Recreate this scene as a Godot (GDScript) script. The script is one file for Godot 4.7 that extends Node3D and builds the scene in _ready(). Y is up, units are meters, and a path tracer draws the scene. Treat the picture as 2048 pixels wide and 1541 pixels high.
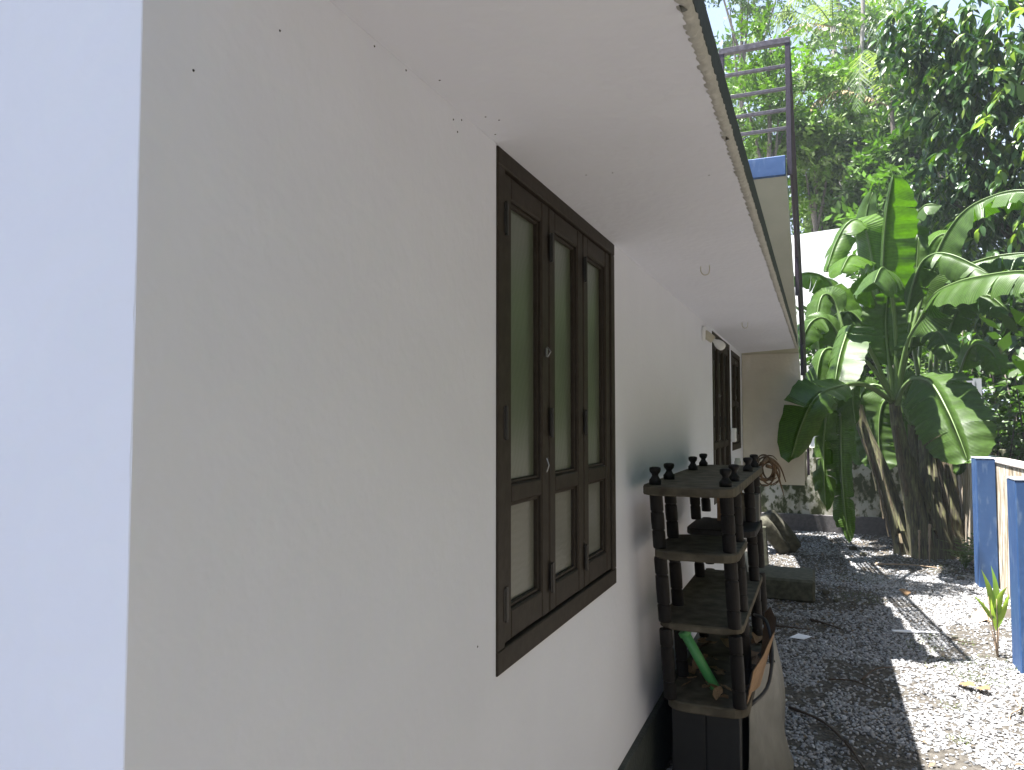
extends Node3D

# x: away from the house wall, y: up, -z: along the wall away from the camera. Metres.
var rng := RandomNumberGenerator.new()
var M := {}
var taken := {}

const STEMS := {
	"A": [[Vector3(1.122,0.010,-10.200), Vector3(0.974,0.974,-10.250), Vector3(0.878,1.577,-10.300), Vector3(0.847,1.884,-10.300)], 0.140, 0.060],
	"B": [[Vector3(0.939,0.000,-10.400), Vector3(0.746,0.889,-10.500), Vector3(0.526,1.511,-10.600), Vector3(0.451,1.832,-10.600)], 0.115, 0.055],
	"C": [[Vector3(1.458,0.027,-10.450), Vector3(1.437,0.902,-10.600), Vector3(1.377,1.452,-10.700), Vector3(1.344,1.840,-10.750)], 0.140, 0.055],
	"D": [[Vector3(1.274,0.024,-10.250), Vector3(1.225,0.907,-10.450), Vector3(1.209,1.328,-10.600), Vector3(1.217,1.651,-10.700)], 0.150, 0.065],
	"F": [[Vector3(1.598,0.013,-10.750), Vector3(1.610,0.886,-10.900), Vector3(1.571,1.385,-11.000), Vector3(1.545,1.703,-11.000)], 0.120, 0.050],
	"E": [[Vector3(1.057,0.000,-10.500), Vector3(1.110,0.831,-10.600), Vector3(1.097,1.261,-10.700), Vector3(1.087,1.588,-10.750)], 0.130, 0.060],
}
const LEAVES := [
	["A", [Vector3(0.852,1.884,-10.300), Vector3(0.787,2.506,-10.350), Vector3(0.747,3.126,-10.300), Vector3(0.746,3.638,-10.050), Vector3(0.771,4.079,-9.750), Vector3(0.819,4.413,-9.400)], 0.36, 0.14, 0.35, Vector3(-0.20,-0.40,0.90), 60, -8, 7, 0.16, "fresh"],
	["A", [Vector3(0.845,1.885,-10.350), Vector3(0.757,2.763,-10.400), Vector3(0.646,3.655,-10.400), Vector3(0.553,4.087,-10.300), Vector3(0.388,4.117,-10.150), Vector3(0.221,3.850,-10.100), Vector3(0.098,3.454,-9.950)], 0.36, 0.23, 0.27, Vector3(-0.35,0.75,0.60), 25, 25, 6, 0.16, "fresh"],
	["A", [Vector3(0.847,1.889,-10.500), Vector3(0.757,2.914,-10.600), Vector3(0.626,3.848,-10.700), Vector3(0.606,4.311,-10.700), Vector3(0.695,4.603,-10.600)], 0.45, 0.19, 0.17, Vector3(-0.18,0.10,1.00), 30, -20, 5, 0.13, "mature"],
	["A", [Vector3(0.826,1.883,-10.250), Vector3(0.742,2.741,-10.200), Vector3(0.598,3.242,-10.000), Vector3(0.485,3.548,-9.800), Vector3(0.355,3.545,-9.500), Vector3(0.247,3.304,-9.200)], 0.45, 0.25, 0.30, Vector3(-0.10,0.85,0.50), 20, 20, 7, 0.20, "fresh"],
	["A", [Vector3(0.855,1.881,-10.200), Vector3(0.863,2.603,-10.100), Vector3(0.820,3.121,-9.900), Vector3(0.742,3.322,-9.500), Vector3(0.633,3.263,-8.900), Vector3(0.518,2.983,-8.200)], 0.45, 0.30, 0.34, Vector3(0.05,0.90,0.40), 35, 35, 5, 0.20, "mature"],
	["A", [Vector3(0.839,1.911,-10.200), Vector3(0.785,2.367,-10.150), Vector3(0.758,2.790,-10.100), Vector3(0.781,3.169,-10.000)], 0.30, 0.27, 0.25, Vector3(-0.18,0.10,1.00), 5, -15, 4, 0.10, "mature"],
	["A", [Vector3(0.898,1.920,-10.500), Vector3(1.035,2.646,-10.600), Vector3(1.143,3.290,-10.700), Vector3(1.205,3.990,-10.700)], 0.25, 0.25, 0.18, Vector3(-0.18,0.10,1.00), 10, -20, 5, 0.13, "mature"],
	["A", [Vector3(0.878,1.917,-10.400), Vector3(1.131,2.931,-10.400), Vector3(1.353,3.669,-10.300), Vector3(1.575,4.054,-10.100), Vector3(1.851,4.188,-9.900), Vector3(2.136,4.171,-9.700), Vector3(2.426,3.972,-9.600)], 0.38, 0.34, 0.34, Vector3(-0.25,0.55,0.80), 60, -14, 7, 0.26, "mature"],
	["A", [Vector3(0.872,1.911,-10.200), Vector3(0.994,2.959,-10.100), Vector3(1.117,3.446,-10.000), Vector3(1.264,3.575,-9.900), Vector3(1.430,3.518,-9.750), Vector3(1.622,3.358,-9.600), Vector3(1.753,3.218,-9.500)], 0.42, 0.21, 0.25, Vector3(0.10,0.75,0.60), 50, 30, 9, 0.45, "mature"],
	["C", [Vector3(1.346,1.891,-10.800), Vector3(1.425,2.904,-10.800), Vector3(1.617,3.459,-10.700), Vector3(1.881,3.586,-10.500), Vector3(2.237,3.586,-10.300), Vector3(2.559,3.486,-10.200)], 0.36, 0.23, 0.27, Vector3(-0.10,0.80,0.60), 40, 12, 11, 0.50, "mature"],
	["A", [Vector3(0.855,1.881,-10.200), Vector3(0.969,2.528,-10.000), Vector3(1.090,2.796,-9.800), Vector3(1.215,3.048,-9.600), Vector3(1.369,3.105,-9.200), Vector3(1.545,3.096,-8.800), Vector3(1.820,3.051,-8.400), Vector3(2.064,2.913,-8.100)], 0.26, 0.21, 0.34, Vector3(-0.10,0.72,0.72), 50, 14, 10, 0.21, "mature"],
	["A", [Vector3(0.870,1.820,-10.200), Vector3(0.926,2.023,-10.000), Vector3(1.034,2.117,-9.800), Vector3(1.159,2.037,-9.500), Vector3(1.261,1.743,-9.200), Vector3(1.340,1.438,-9.000), Vector3(1.398,1.186,-8.900)], 0.26, 0.38, 0.38, Vector3(-0.30,0.75,0.60), 12, 14, 6, 0.08, "mature"],
	["A", [Vector3(0.825,1.884,-10.300), Vector3(0.655,2.318,-10.100), Vector3(0.503,2.597,-9.900), Vector3(0.373,2.761,-9.700), Vector3(0.268,2.528,-9.400), Vector3(0.189,2.225,-9.150), Vector3(0.144,1.884,-9.000)], 0.44, 0.28, 0.27, Vector3(-0.10,0.60,0.80), -6, 40, 5, 0.13, "mature"],
	["B", [Vector3(0.441,1.830,-10.500), Vector3(0.318,2.248,-10.000), Vector3(0.166,2.471,-9.700), Vector3(0.038,2.423,-9.500), Vector3(-0.027,2.102,-9.400), Vector3(-0.003,1.666,-9.300)], 0.45, 0.27, 0.18, Vector3(0.15,0.70,0.75), 8, 40, 6, 0.13, "mature"],
	["B", [Vector3(0.455,1.801,-10.700), Vector3(0.376,2.429,-10.800), Vector3(0.223,3.181,-10.900), Vector3(0.089,3.323,-10.800), Vector3(0.012,3.165,-10.700), Vector3(-0.018,2.854,-10.600), Vector3(0.013,2.556,-10.600)], 0.52, 0.17, 0.21, Vector3(-0.30,0.50,0.80), 30, 20, 4, 0.10, "mature"],
	["B", [Vector3(0.465,1.803,-10.800), Vector3(0.417,2.644,-11.000), Vector3(0.206,3.452,-11.100), Vector3(-0.094,3.663,-11.000), Vector3(-0.415,3.531,-10.900)], 0.40, 0.28, 0.34, Vector3(-0.10,0.75,0.60), 30, 30, 6, 0.20, "fresh"],
	["D", [Vector3(1.230,1.702,-10.800), Vector3(1.076,3.196,-10.900), Vector3(1.085,4.025,-10.800), Vector3(1.241,4.321,-10.600), Vector3(1.431,4.298,-10.500)], 0.50, 0.23, 0.25, Vector3(-0.20,0.70,0.70), 30, 10, 5, 0.20, "mature"],
	["A", [Vector3(0.806,1.863,-10.200), Vector3(0.467,2.026,-9.200), Vector3(0.141,1.957,-8.100), Vector3(-0.042,1.830,-7.550), Vector3(-0.162,1.588,-7.450), Vector3(-0.266,1.242,-7.400)], 0.52, 0.17, 0.22, Vector3(-0.10,0.55,0.85), 15, -8, 5, 0.29, "mature"],
	["B", [Vector3(0.446,1.798,-10.500), Vector3(0.342,2.064,-10.000), Vector3(0.242,1.874,-9.700), Vector3(0.222,1.057,-9.550), Vector3(0.277,0.241,-9.450)], 0.22, 0.15, 0.19, Vector3(-0.18,0.10,1.00), 20, 15, 14, 0.50, "mature"],
	["B", [Vector3(0.431,1.815,-10.400), Vector3(0.255,2.031,-9.900), Vector3(0.110,1.903,-9.600), Vector3(0.034,1.346,-9.500), Vector3(0.042,0.627,-9.450)], 0.30, 0.14, 0.16, Vector3(-0.18,0.10,1.00), 25, 15, 14, 0.50, "mature"],
	["C", [Vector3(1.342,1.795,-10.700), Vector3(1.501,2.096,-10.500), Vector3(1.627,2.054,-10.300), Vector3(1.743,1.860,-10.200)], 0.40, 0.11, 0.18, Vector3(0.00,0.70,0.70), 30, 30, 4, 0.13, "fresh"],
	["E", [Vector3(1.082,1.576,-10.700), Vector3(0.923,1.928,-10.800), Vector3(0.748,1.833,-10.800), Vector3(0.697,1.381,-10.800), Vector3(0.744,0.999,-10.750)], 0.32, 0.28, 0.28, Vector3(-0.18,0.10,1.00), 8, 8, 5, 0.20, "mature"],
	["D", [Vector3(1.217,1.639,-10.700), Vector3(1.156,2.149,-10.800), Vector3(1.051,2.091,-10.900), Vector3(1.015,1.575,-10.950), Vector3(1.072,1.059,-10.950)], 0.32, 0.23, 0.23, Vector3(-0.18,0.10,1.00), 8, 8, 5, 0.20, "mature"],
	["C", [Vector3(1.355,1.828,-10.800), Vector3(1.561,2.793,-11.000), Vector3(1.737,3.170,-11.000), Vector3(1.967,3.204,-10.900), Vector3(2.160,2.945,-10.700)], 0.45, 0.19, 0.23, Vector3(0.00,0.70,0.70), 30, 30, 7, 0.26, "mature"],
	["E", [Vector3(1.092,1.575,-10.800), Vector3(0.834,2.430,-11.000), Vector3(0.520,2.989,-11.100), Vector3(0.334,3.087,-11.000), Vector3(0.172,2.779,-10.900)], 0.45, 0.23, 0.23, Vector3(-0.10,0.70,0.70), 25, 25, 6, 0.20, "mature"],
	["E", [Vector3(1.102,1.575,-10.900), Vector3(1.274,2.896,-11.200), Vector3(1.335,3.779,-11.300), Vector3(1.519,4.100,-11.300), Vector3(1.761,4.001,-11.200)], 0.45, 0.23, 0.25, Vector3(-0.10,0.70,0.70), 25, 25, 6, 0.20, "fresh"],
	["C", [Vector3(1.329,1.793,-10.600), Vector3(1.434,1.578,-10.300), Vector3(1.540,1.256,-10.200), Vector3(1.475,0.994,-10.150)], 0.35, 0.11, 0.15, Vector3(0.00,0.60,0.80), 30, 30, 5, 0.26, "mature"],
	["A", [Vector3(0.825,1.879,-10.100), Vector3(0.624,2.203,-9.900), Vector3(0.490,2.334,-9.750), Vector3(0.395,2.191,-9.600), Vector3(0.353,1.868,-9.500), Vector3(0.379,1.580,-9.500)], 0.42, 0.14, 0.16, Vector3(0.20,0.50,0.80), 30, 20, 6, 0.26, "mature"],
	["B", [Vector3(0.455,1.821,-10.700), Vector3(0.312,2.546,-10.600), Vector3(0.109,2.922,-10.400), Vector3(-0.087,2.875,-10.200), Vector3(-0.220,2.552,-10.100)], 0.42, 0.23, 0.23, Vector3(-0.10,0.70,0.70), 25, 25, 7, 0.26, "mature"],
	["D", [Vector3(1.240,1.652,-10.900), Vector3(1.341,2.544,-11.000), Vector3(1.212,3.218,-11.100), Vector3(1.012,3.431,-11.100), Vector3(0.790,3.162,-11.000)], 0.45, 0.23, 0.23, Vector3(0.10,0.70,0.70), 25, 25, 6, 0.26, "fresh"],
	["E", [Vector3(1.102,1.575,-10.900), Vector3(0.767,2.068,-11.000), Vector3(0.526,2.006,-11.000), Vector3(0.461,1.507,-11.000), Vector3(0.488,1.044,-11.000)], 0.35, 0.21, 0.21, Vector3(-0.18,0.10,1.00), 10, 10, 7, 0.26, "mature"],
	["A", [Vector3(0.861,1.886,-10.400), Vector3(1.005,2.512,-10.500), Vector3(1.165,2.744,-10.400), Vector3(1.343,2.683,-10.200), Vector3(1.437,2.364,-10.000)], 0.40, 0.18, 0.21, Vector3(-0.10,0.70,0.70), 25, 25, 6, 0.26, "mature"],
	["F", [Vector3(1.545,1.690,-11.000), Vector3(1.689,2.339,-11.000), Vector3(1.816,2.581,-10.900), Vector3(1.983,2.472,-10.800), Vector3(2.062,2.185,-10.700)], 0.40, 0.18, 0.21, Vector3(-0.10,0.70,0.70), 20, 20, 6, 0.26, "fresh"],
	["F", [Vector3(1.559,1.691,-11.100), Vector3(1.565,2.430,-11.300), Vector3(1.491,2.964,-11.300), Vector3(1.307,3.060,-11.200), Vector3(1.143,2.758,-11.100)], 0.40, 0.18, 0.21, Vector3(0.00,0.70,0.70), 20, 20, 6, 0.26, "mature"],
	["F", [Vector3(1.545,1.671,-11.000), Vector3(1.680,1.513,-10.900), Vector3(1.688,1.078,-10.850), Vector3(1.625,0.703,-10.850)], 0.35, 0.11, 0.14, Vector3(-0.18,0.10,1.00), 20, 20, 8, 0.45, "mature"],
]

const BROAD := [
	[Vector3(1.54,7.98,-13.50), Vector3(0.61,0.55,0.55), 260],
	[Vector3(1.28,8.18,-13.80), Vector3(0.33,0.30,0.30), 60],
	[Vector3(1.99,7.74,-13.20), Vector3(0.83,0.75,0.75), 280],
	[Vector3(2.48,7.54,-13.00), Vector3(0.99,0.90,0.90), 280],
	[Vector3(2.80,6.63,-12.80), Vector3(0.88,0.80,0.80), 380],
	[Vector3(2.37,6.79,-13.20), Vector3(0.88,0.80,0.80), 320],
	[Vector3(2.02,6.86,-13.60), Vector3(0.66,0.60,0.60), 260],
	[Vector3(2.75,5.74,-12.80), Vector3(0.88,0.80,0.80), 380],
	[Vector3(2.38,5.84,-13.40), Vector3(0.77,0.70,0.70), 300],
	[Vector3(2.18,5.96,-13.90), Vector3(0.50,0.45,0.45), 160],
	[Vector3(2.80,4.90,-13.00), Vector3(0.88,0.80,0.80), 320],
	[Vector3(2.01,5.21,-13.80), Vector3(0.66,0.60,0.60), 200],
	[Vector3(1.68,5.38,-14.00), Vector3(0.44,0.40,0.40), 100],
	[Vector3(2.63,4.90,-13.80), Vector3(0.77,0.70,0.70), 240],
	[Vector3(2.76,3.70,-13.00), Vector3(0.77,0.70,0.70), 240],
	[Vector3(2.43,3.90,-14.00), Vector3(0.77,0.70,0.70), 220],
	[Vector3(2.71,2.76,-13.20), Vector3(0.77,0.70,0.70), 200],
	[Vector3(3.13,6.77,-12.60), Vector3(1.10,1.00,1.00), 300],
	[Vector3(3.14,5.11,-12.60), Vector3(1.10,1.00,1.00), 260],
	[Vector3(1.83,7.47,-13.60), Vector3(0.55,0.50,0.50), 200],
]
const SHRUBS := [
	[Vector3(2.03,0.00,-13.80), Vector3(0.75,3.25,0.75), 1500, "bright yellow-green shrub behind the tall grey sheet", Vector3(0.085,0.150,0.020), 0.10],
	[Vector3(2.52,0.00,-13.00), Vector3(0.60,2.60,0.60), 900, "dark shrub behind the streaked yard wall", Vector3(0.055,0.105,0.025), 0.12],
	[Vector3(2.50,0.00,-11.50), Vector3(0.60,2.30,0.60), 800, "leafy shrub overhanging the wall at the right edge", Vector3(0.060,0.115,0.020), 0.12],
	[Vector3(1.27,0.00,-14.50), Vector3(0.80,2.60,0.80), 900, "shadowy shrub behind the banana stems", Vector3(0.055,0.105,0.025), 0.11],
	[Vector3(3.02,0.00,-14.50), Vector3(1.00,4.20,1.00), 1300, "tall dark shrub below the broad-leaved tree", Vector3(0.055,0.100,0.025), 0.13],
	[Vector3(2.03,0.00,-11.20), Vector3(0.35,1.90,0.35), 260, "small bright shrub just beyond the farther pillar", Vector3(0.070,0.130,0.020), 0.10],
]
const WOOD := [
	["slim tree with a pale trunk rising above the banana crown", Vector3(1.15,0.00,-23.00), 15.0, 0.17, Vector3(0.2,0,0.0), [[Vector3(1.42,11.83,-23.00), Vector3(1.40,1.20,1.40), 0.8], [Vector3(2.13,12.41,-23.00), Vector3(1.10,1.10,1.10), 0.6], [Vector3(1.52,10.52,-23.00), Vector3(1.20,1.00,1.20), 0.7], [Vector3(2.13,10.76,-23.50), Vector3(1.10,1.30,1.10), 0.8], [Vector3(0.93,9.74,-23.00), Vector3(1.10,0.80,1.10), 0.6]], 115, 0.62, 0, Vector3(0.110,0.180,0.050), true],
	["leafy tree behind the steel railing", Vector3(-1.17,0.00,-19.00), 11.0, 0.13, Vector3(0.2,0,0.0), [[Vector3(-0.98,10.33,-19.00), Vector3(1.10,0.80,1.10), 0.9], [Vector3(-1.57,9.81,-19.00), Vector3(1.00,0.80,1.00), 0.8], [Vector3(-0.77,9.30,-19.00), Vector3(1.00,0.90,1.00), 0.9], [Vector3(-1.39,8.83,-19.50), Vector3(0.90,0.70,0.90), 0.8], [Vector3(-0.08,10.23,-20.00), Vector3(0.90,0.90,0.90), 0.9]], 105, 0.58, 1, Vector3(0.120,0.200,0.040), false],
	["bright green tree between the railing and the banana leaves", Vector3(-0.01,0.00,-20.00), 9.5, 0.12, Vector3(0.0,0,0.0), [[Vector3(0.01,9.18,-20.00), Vector3(1.00,0.90,1.00), 1.0], [Vector3(0.34,8.25,-20.00), Vector3(1.00,0.80,1.00), 1.0], [Vector3(-0.24,8.07,-20.00), Vector3(0.90,0.80,0.90), 1.0], [Vector3(0.22,7.39,-20.50), Vector3(1.10,0.80,1.10), 1.0], [Vector3(0.70,7.74,-21.00), Vector3(0.80,0.80,0.80), 0.7], [Vector3(-0.15,7.18,-21.00), Vector3(0.90,0.60,0.90), 0.8]], 140, 0.58, 1, Vector3(0.120,0.190,0.035), false],
	["dark tree standing behind the tall banana leaf", Vector3(1.66,0.00,-19.00), 9.5, 0.14, Vector3(0.0,0,0.0), [[Vector3(1.70,7.84,-19.00), Vector3(1.00,1.00,1.00), 1.0], [Vector3(2.17,8.54,-19.50), Vector3(0.90,0.90,0.90), 0.9], [Vector3(1.47,6.82,-19.00), Vector3(0.90,0.80,0.90), 0.9], [Vector3(2.25,7.46,-19.50), Vector3(0.90,0.80,0.90), 0.8], [Vector3(1.97,6.68,-20.00), Vector3(1.00,0.70,1.00), 0.9], [Vector3(1.21,6.77,-20.00), Vector3(0.80,0.60,0.80), 0.7]], 220, 0.60, 0, Vector3(0.075,0.135,0.028), false],
	["thin high tree against the sky at the top", Vector3(-2.28,0.00,-24.00), 17.0, 0.14, Vector3(0.3,0,0.0), [[Vector3(-2.40,14.62,-24.00), Vector3(1.30,1.00,1.30), 0.6], [Vector3(-1.79,15.45,-24.00), Vector3(1.60,1.10,1.60), 0.6], [Vector3(-2.85,16.02,-24.00), Vector3(1.50,1.00,1.50), 0.6], [Vector3(-0.94,15.65,-25.00), Vector3(1.20,1.00,1.20), 0.4]], 90, 0.60, 1, Vector3(0.090,0.140,0.050), false],
	["tall leaning tree with a pale forked branch", Vector3(1.86,0.00,-26.00), 17.0, 0.15, Vector3(-1.2,0,0.0), [[Vector3(1.13,14.90,-26.00), Vector3(1.20,0.80,1.20), 0.4], [Vector3(2.00,14.88,-26.00), Vector3(1.20,1.00,1.20), 0.6], [Vector3(0.22,14.42,-26.00), Vector3(0.90,0.60,0.90), 0.2], [Vector3(3.00,15.31,-26.00), Vector3(1.60,1.20,1.60), 0.6]], 80, 0.65, 2, Vector3(0.110,0.180,0.050), true],
	["far tree filling the gap behind the white house", Vector3(0.44,0.00,-32.00), 12.0, 0.18, Vector3(0.0,0,0.0), [[Vector3(-0.58,11.56,-32.00), Vector3(2.20,1.60,2.20), 1.0], [Vector3(0.51,10.01,-32.00), Vector3(2.20,1.40,2.20), 1.0], [Vector3(1.27,11.72,-32.00), Vector3(2.00,1.60,2.00), 1.0], [Vector3(2.29,9.81,-32.00), Vector3(2.00,1.60,2.00), 1.0], [Vector3(-0.93,13.25,-32.00), Vector3(1.80,1.50,1.80), 0.8], [Vector3(0.21,13.69,-32.00), Vector3(1.80,1.60,1.80), 0.8], [Vector3(2.68,11.73,-32.00), Vector3(2.00,1.80,2.00), 1.0], [Vector3(3.49,9.68,-32.00), Vector3(2.00,1.80,2.00), 1.0]], 100, 0.85, 2, Vector3(0.110,0.175,0.050), false],
	["far tree filling the background above the staircase", Vector3(-1.94,0.00,-30.00), 13.0, 0.18, Vector3(0.0,0,0.0), [[Vector3(-2.32,13.33,-30.00), Vector3(1.80,1.40,1.80), 0.8], [Vector3(-1.51,12.03,-30.00), Vector3(1.80,1.40,1.80), 1.0], [Vector3(-2.86,14.81,-30.00), Vector3(1.50,1.20,1.50), 0.6], [Vector3(-1.20,14.33,-30.00), Vector3(1.50,1.30,1.50), 0.7], [Vector3(-0.73,10.00,-30.00), Vector3(2.00,1.50,2.00), 1.0]], 75, 0.80, 2, Vector3(0.110,0.180,0.050), false],
	["far tree showing between the right banana leaves", Vector3(3.62,0.00,-26.00), 11.0, 0.18, Vector3(0.0,0,0.0), [[Vector3(3.51,8.10,-26.00), Vector3(2.00,1.60,2.00), 1.0], [Vector3(4.28,7.10,-26.00), Vector3(2.00,1.60,2.00), 1.0], [Vector3(3.20,6.27,-26.00), Vector3(1.80,1.60,1.80), 1.0], [Vector3(2.37,6.02,-26.00), Vector3(1.80,1.50,1.80), 1.0], [Vector3(4.50,5.26,-26.00), Vector3(2.00,1.60,2.00), 1.0], [Vector3(3.43,4.56,-26.00), Vector3(2.00,1.50,2.00), 1.0], [Vector3(3.31,10.79,-26.00), Vector3(1.60,1.50,1.60), 0.8], [Vector3(5.30,6.70,-26.00), Vector3(2.00,1.80,2.00), 1.0]], 200, 0.85, 0, Vector3(0.060,0.110,0.030), false],
	["dense dark tree low behind the banana clump", Vector3(1.12,0.00,-17.00), 6.0, 0.14, Vector3(0.0,0,0.0), [[Vector3(0.60,3.10,-17.00), Vector3(1.20,1.00,1.20), 1.0], [Vector3(1.17,3.70,-17.00), Vector3(1.20,1.10,1.20), 1.0], [Vector3(1.79,3.06,-17.00), Vector3(1.20,1.10,1.20), 1.0], [Vector3(1.23,2.46,-17.00), Vector3(1.30,0.90,1.30), 1.0], [Vector3(2.22,2.64,-17.00), Vector3(1.10,1.00,1.10), 1.0]], 420, 0.60, 1, Vector3(0.055,0.105,0.025), false],
	["leafy unseen tree added just behind the camera to darken the long wall", Vector3(3.20,0,1.40), 6.2, .15, Vector3(0,0,0), [[Vector3(3.20,1.30,1.40), Vector3(1.10,0.99,1.21), 1.0], [Vector3(3.00,2.60,0.80), Vector3(1.20,1.08,1.32), 1.0], [Vector3(3.40,2.80,2.10), Vector3(1.20,1.08,1.32), 1.0], [Vector3(3.30,4.20,1.40), Vector3(1.40,1.26,1.54), 1.2], [Vector3(3.20,5.30,0.80), Vector3(1.20,1.08,1.32), 1.0], [Vector3(3.50,5.20,2.20), Vector3(1.20,1.08,1.32), 1.0]], 330, 0.60, 0, Vector3(.055,.105,.022), false],  # unseen tree, added to cut the light reaching the long wall
	["bushy unseen tree added right of the camera to darken the long wall", Vector3(3.50,0,-1.20), 6.2, .15, Vector3(0,0,0), [[Vector3(3.50,1.30,-1.20), Vector3(1.10,0.99,1.21), 1.0], [Vector3(3.30,2.60,-1.80), Vector3(1.20,1.08,1.32), 1.0], [Vector3(3.70,2.80,-0.50), Vector3(1.20,1.08,1.32), 1.0], [Vector3(3.60,4.20,-1.20), Vector3(1.40,1.26,1.54), 1.2], [Vector3(3.50,5.30,-1.80), Vector3(1.20,1.08,1.32), 1.0], [Vector3(3.80,5.20,-0.40), Vector3(1.20,1.08,1.32), 1.0]], 330, 0.60, 1, Vector3(.055,.105,.022), false],  # out of view, put in to keep sky light off the long wall
	["dense tree over the yard wall level with the window", Vector3(3.40,0,-3.80), 6.2, .15, Vector3(0,0,0), [[Vector3(3.40,1.30,-3.80), Vector3(1.10,0.99,1.21), 1.0], [Vector3(3.20,2.60,-4.40), Vector3(1.20,1.08,1.32), 1.0], [Vector3(3.60,2.80,-3.10), Vector3(1.20,1.08,1.32), 1.0], [Vector3(3.50,4.20,-3.80), Vector3(1.40,1.26,1.54), 1.2], [Vector3(3.40,5.30,-4.40), Vector3(1.20,1.08,1.32), 1.0], [Vector3(3.70,5.20,-3.00), Vector3(1.20,1.08,1.32), 1.0]], 330, 0.60, 2, Vector3(.055,.105,.022), false],
	["spreading tree over the yard wall short of the nearer pillar", Vector3(3.60,0,-6.40), 6.2, .15, Vector3(0,0,0), [[Vector3(3.60,1.30,-6.40), Vector3(1.10,0.99,1.21), 1.0], [Vector3(3.40,2.60,-7.00), Vector3(1.20,1.08,1.32), 1.0], [Vector3(3.80,2.80,-5.70), Vector3(1.20,1.08,1.32), 1.0], [Vector3(3.70,4.20,-6.40), Vector3(1.40,1.26,1.54), 1.2], [Vector3(3.60,5.30,-7.00), Vector3(1.20,1.08,1.32), 1.0], [Vector3(3.90,5.20,-5.60), Vector3(1.20,1.08,1.32), 1.0]], 330, 0.60, 0, Vector3(.055,.105,.022), false],
	["leafy tree beyond the yard wall beside the two pillars", Vector3(5.40,0,-9.20), 6.2, .15, Vector3(0,0,0), [[Vector3(5.40,1.30,-9.20), Vector3(1.10,0.99,1.21), 1.0], [Vector3(5.20,2.60,-9.80), Vector3(1.20,1.08,1.32), 1.0], [Vector3(5.60,2.80,-8.50), Vector3(1.20,1.08,1.32), 1.0], [Vector3(5.50,4.20,-9.20), Vector3(1.40,1.26,1.54), 1.2], [Vector3(5.40,5.30,-9.80), Vector3(1.20,1.08,1.32), 1.0], [Vector3(5.70,5.20,-8.40), Vector3(1.20,1.08,1.32), 1.0]], 330, 0.60, 1, Vector3(.055,.105,.022), false],
	["rounded tree beyond the yard wall past the pillars", Vector3(6.00,0,-12.50), 6.2, .15, Vector3(0,0,0), [[Vector3(6.00,1.30,-12.50), Vector3(1.10,0.99,1.21), 1.0], [Vector3(5.80,2.60,-13.10), Vector3(1.20,1.08,1.32), 1.0], [Vector3(6.20,2.80,-11.80), Vector3(1.20,1.08,1.32), 1.0], [Vector3(6.10,4.20,-12.50), Vector3(1.40,1.26,1.54), 1.2], [Vector3(6.00,5.30,-13.10), Vector3(1.20,1.08,1.32), 1.0], [Vector3(6.30,5.20,-11.70), Vector3(1.20,1.08,1.32), 1.0]], 330, 0.60, 2, Vector3(.055,.105,.022), false],
	["farther tree beyond the yard wall past the pillars", Vector3(5.60,0,-15.80), 6.2, .15, Vector3(0,0,0), [[Vector3(5.60,1.30,-15.80), Vector3(1.10,0.99,1.21), 1.0], [Vector3(5.40,2.60,-16.40), Vector3(1.20,1.08,1.32), 1.0], [Vector3(5.80,2.80,-15.10), Vector3(1.20,1.08,1.32), 1.0], [Vector3(5.70,4.20,-15.80), Vector3(1.40,1.26,1.54), 1.2], [Vector3(5.60,5.30,-16.40), Vector3(1.20,1.08,1.32), 1.0], [Vector3(5.90,5.20,-15.00), Vector3(1.20,1.08,1.32), 1.0]], 330, 0.60, 0, Vector3(.055,.105,.022), false],
	["tall unseen tree added behind the end of the house to shade the far yard", Vector3(-2.4,0,-9.6), 9.5, .2, Vector3(.2,0,0), [[Vector3(-1.10,7.60,-7.70), Vector3(0.40,0.17,0.33), 1.0], [Vector3(-1.80,8.50,-11.00), Vector3(0.54,0.23,0.45), 1.0], [Vector3(-1.10,8.60,-11.15), Vector3(0.48,0.20,0.40), 1.0], [Vector3(-2.90,8.40,-9.60), Vector3(0.84,0.35,0.70), 1.0]], 100, .5, 0, Vector3(.05,.10,.022), false],  # added tree, its boughs placed out of view to throw shade on the far yard
]
const PALMS := [
	["coconut palm with drooping fronds above the far trees", Vector3(0.50,0.00,-25.00), 13.9, 13],
	["shorter palm half hidden between the far trees", Vector3(1.67,0.00,-21.00), 9.6, 12],
]


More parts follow.
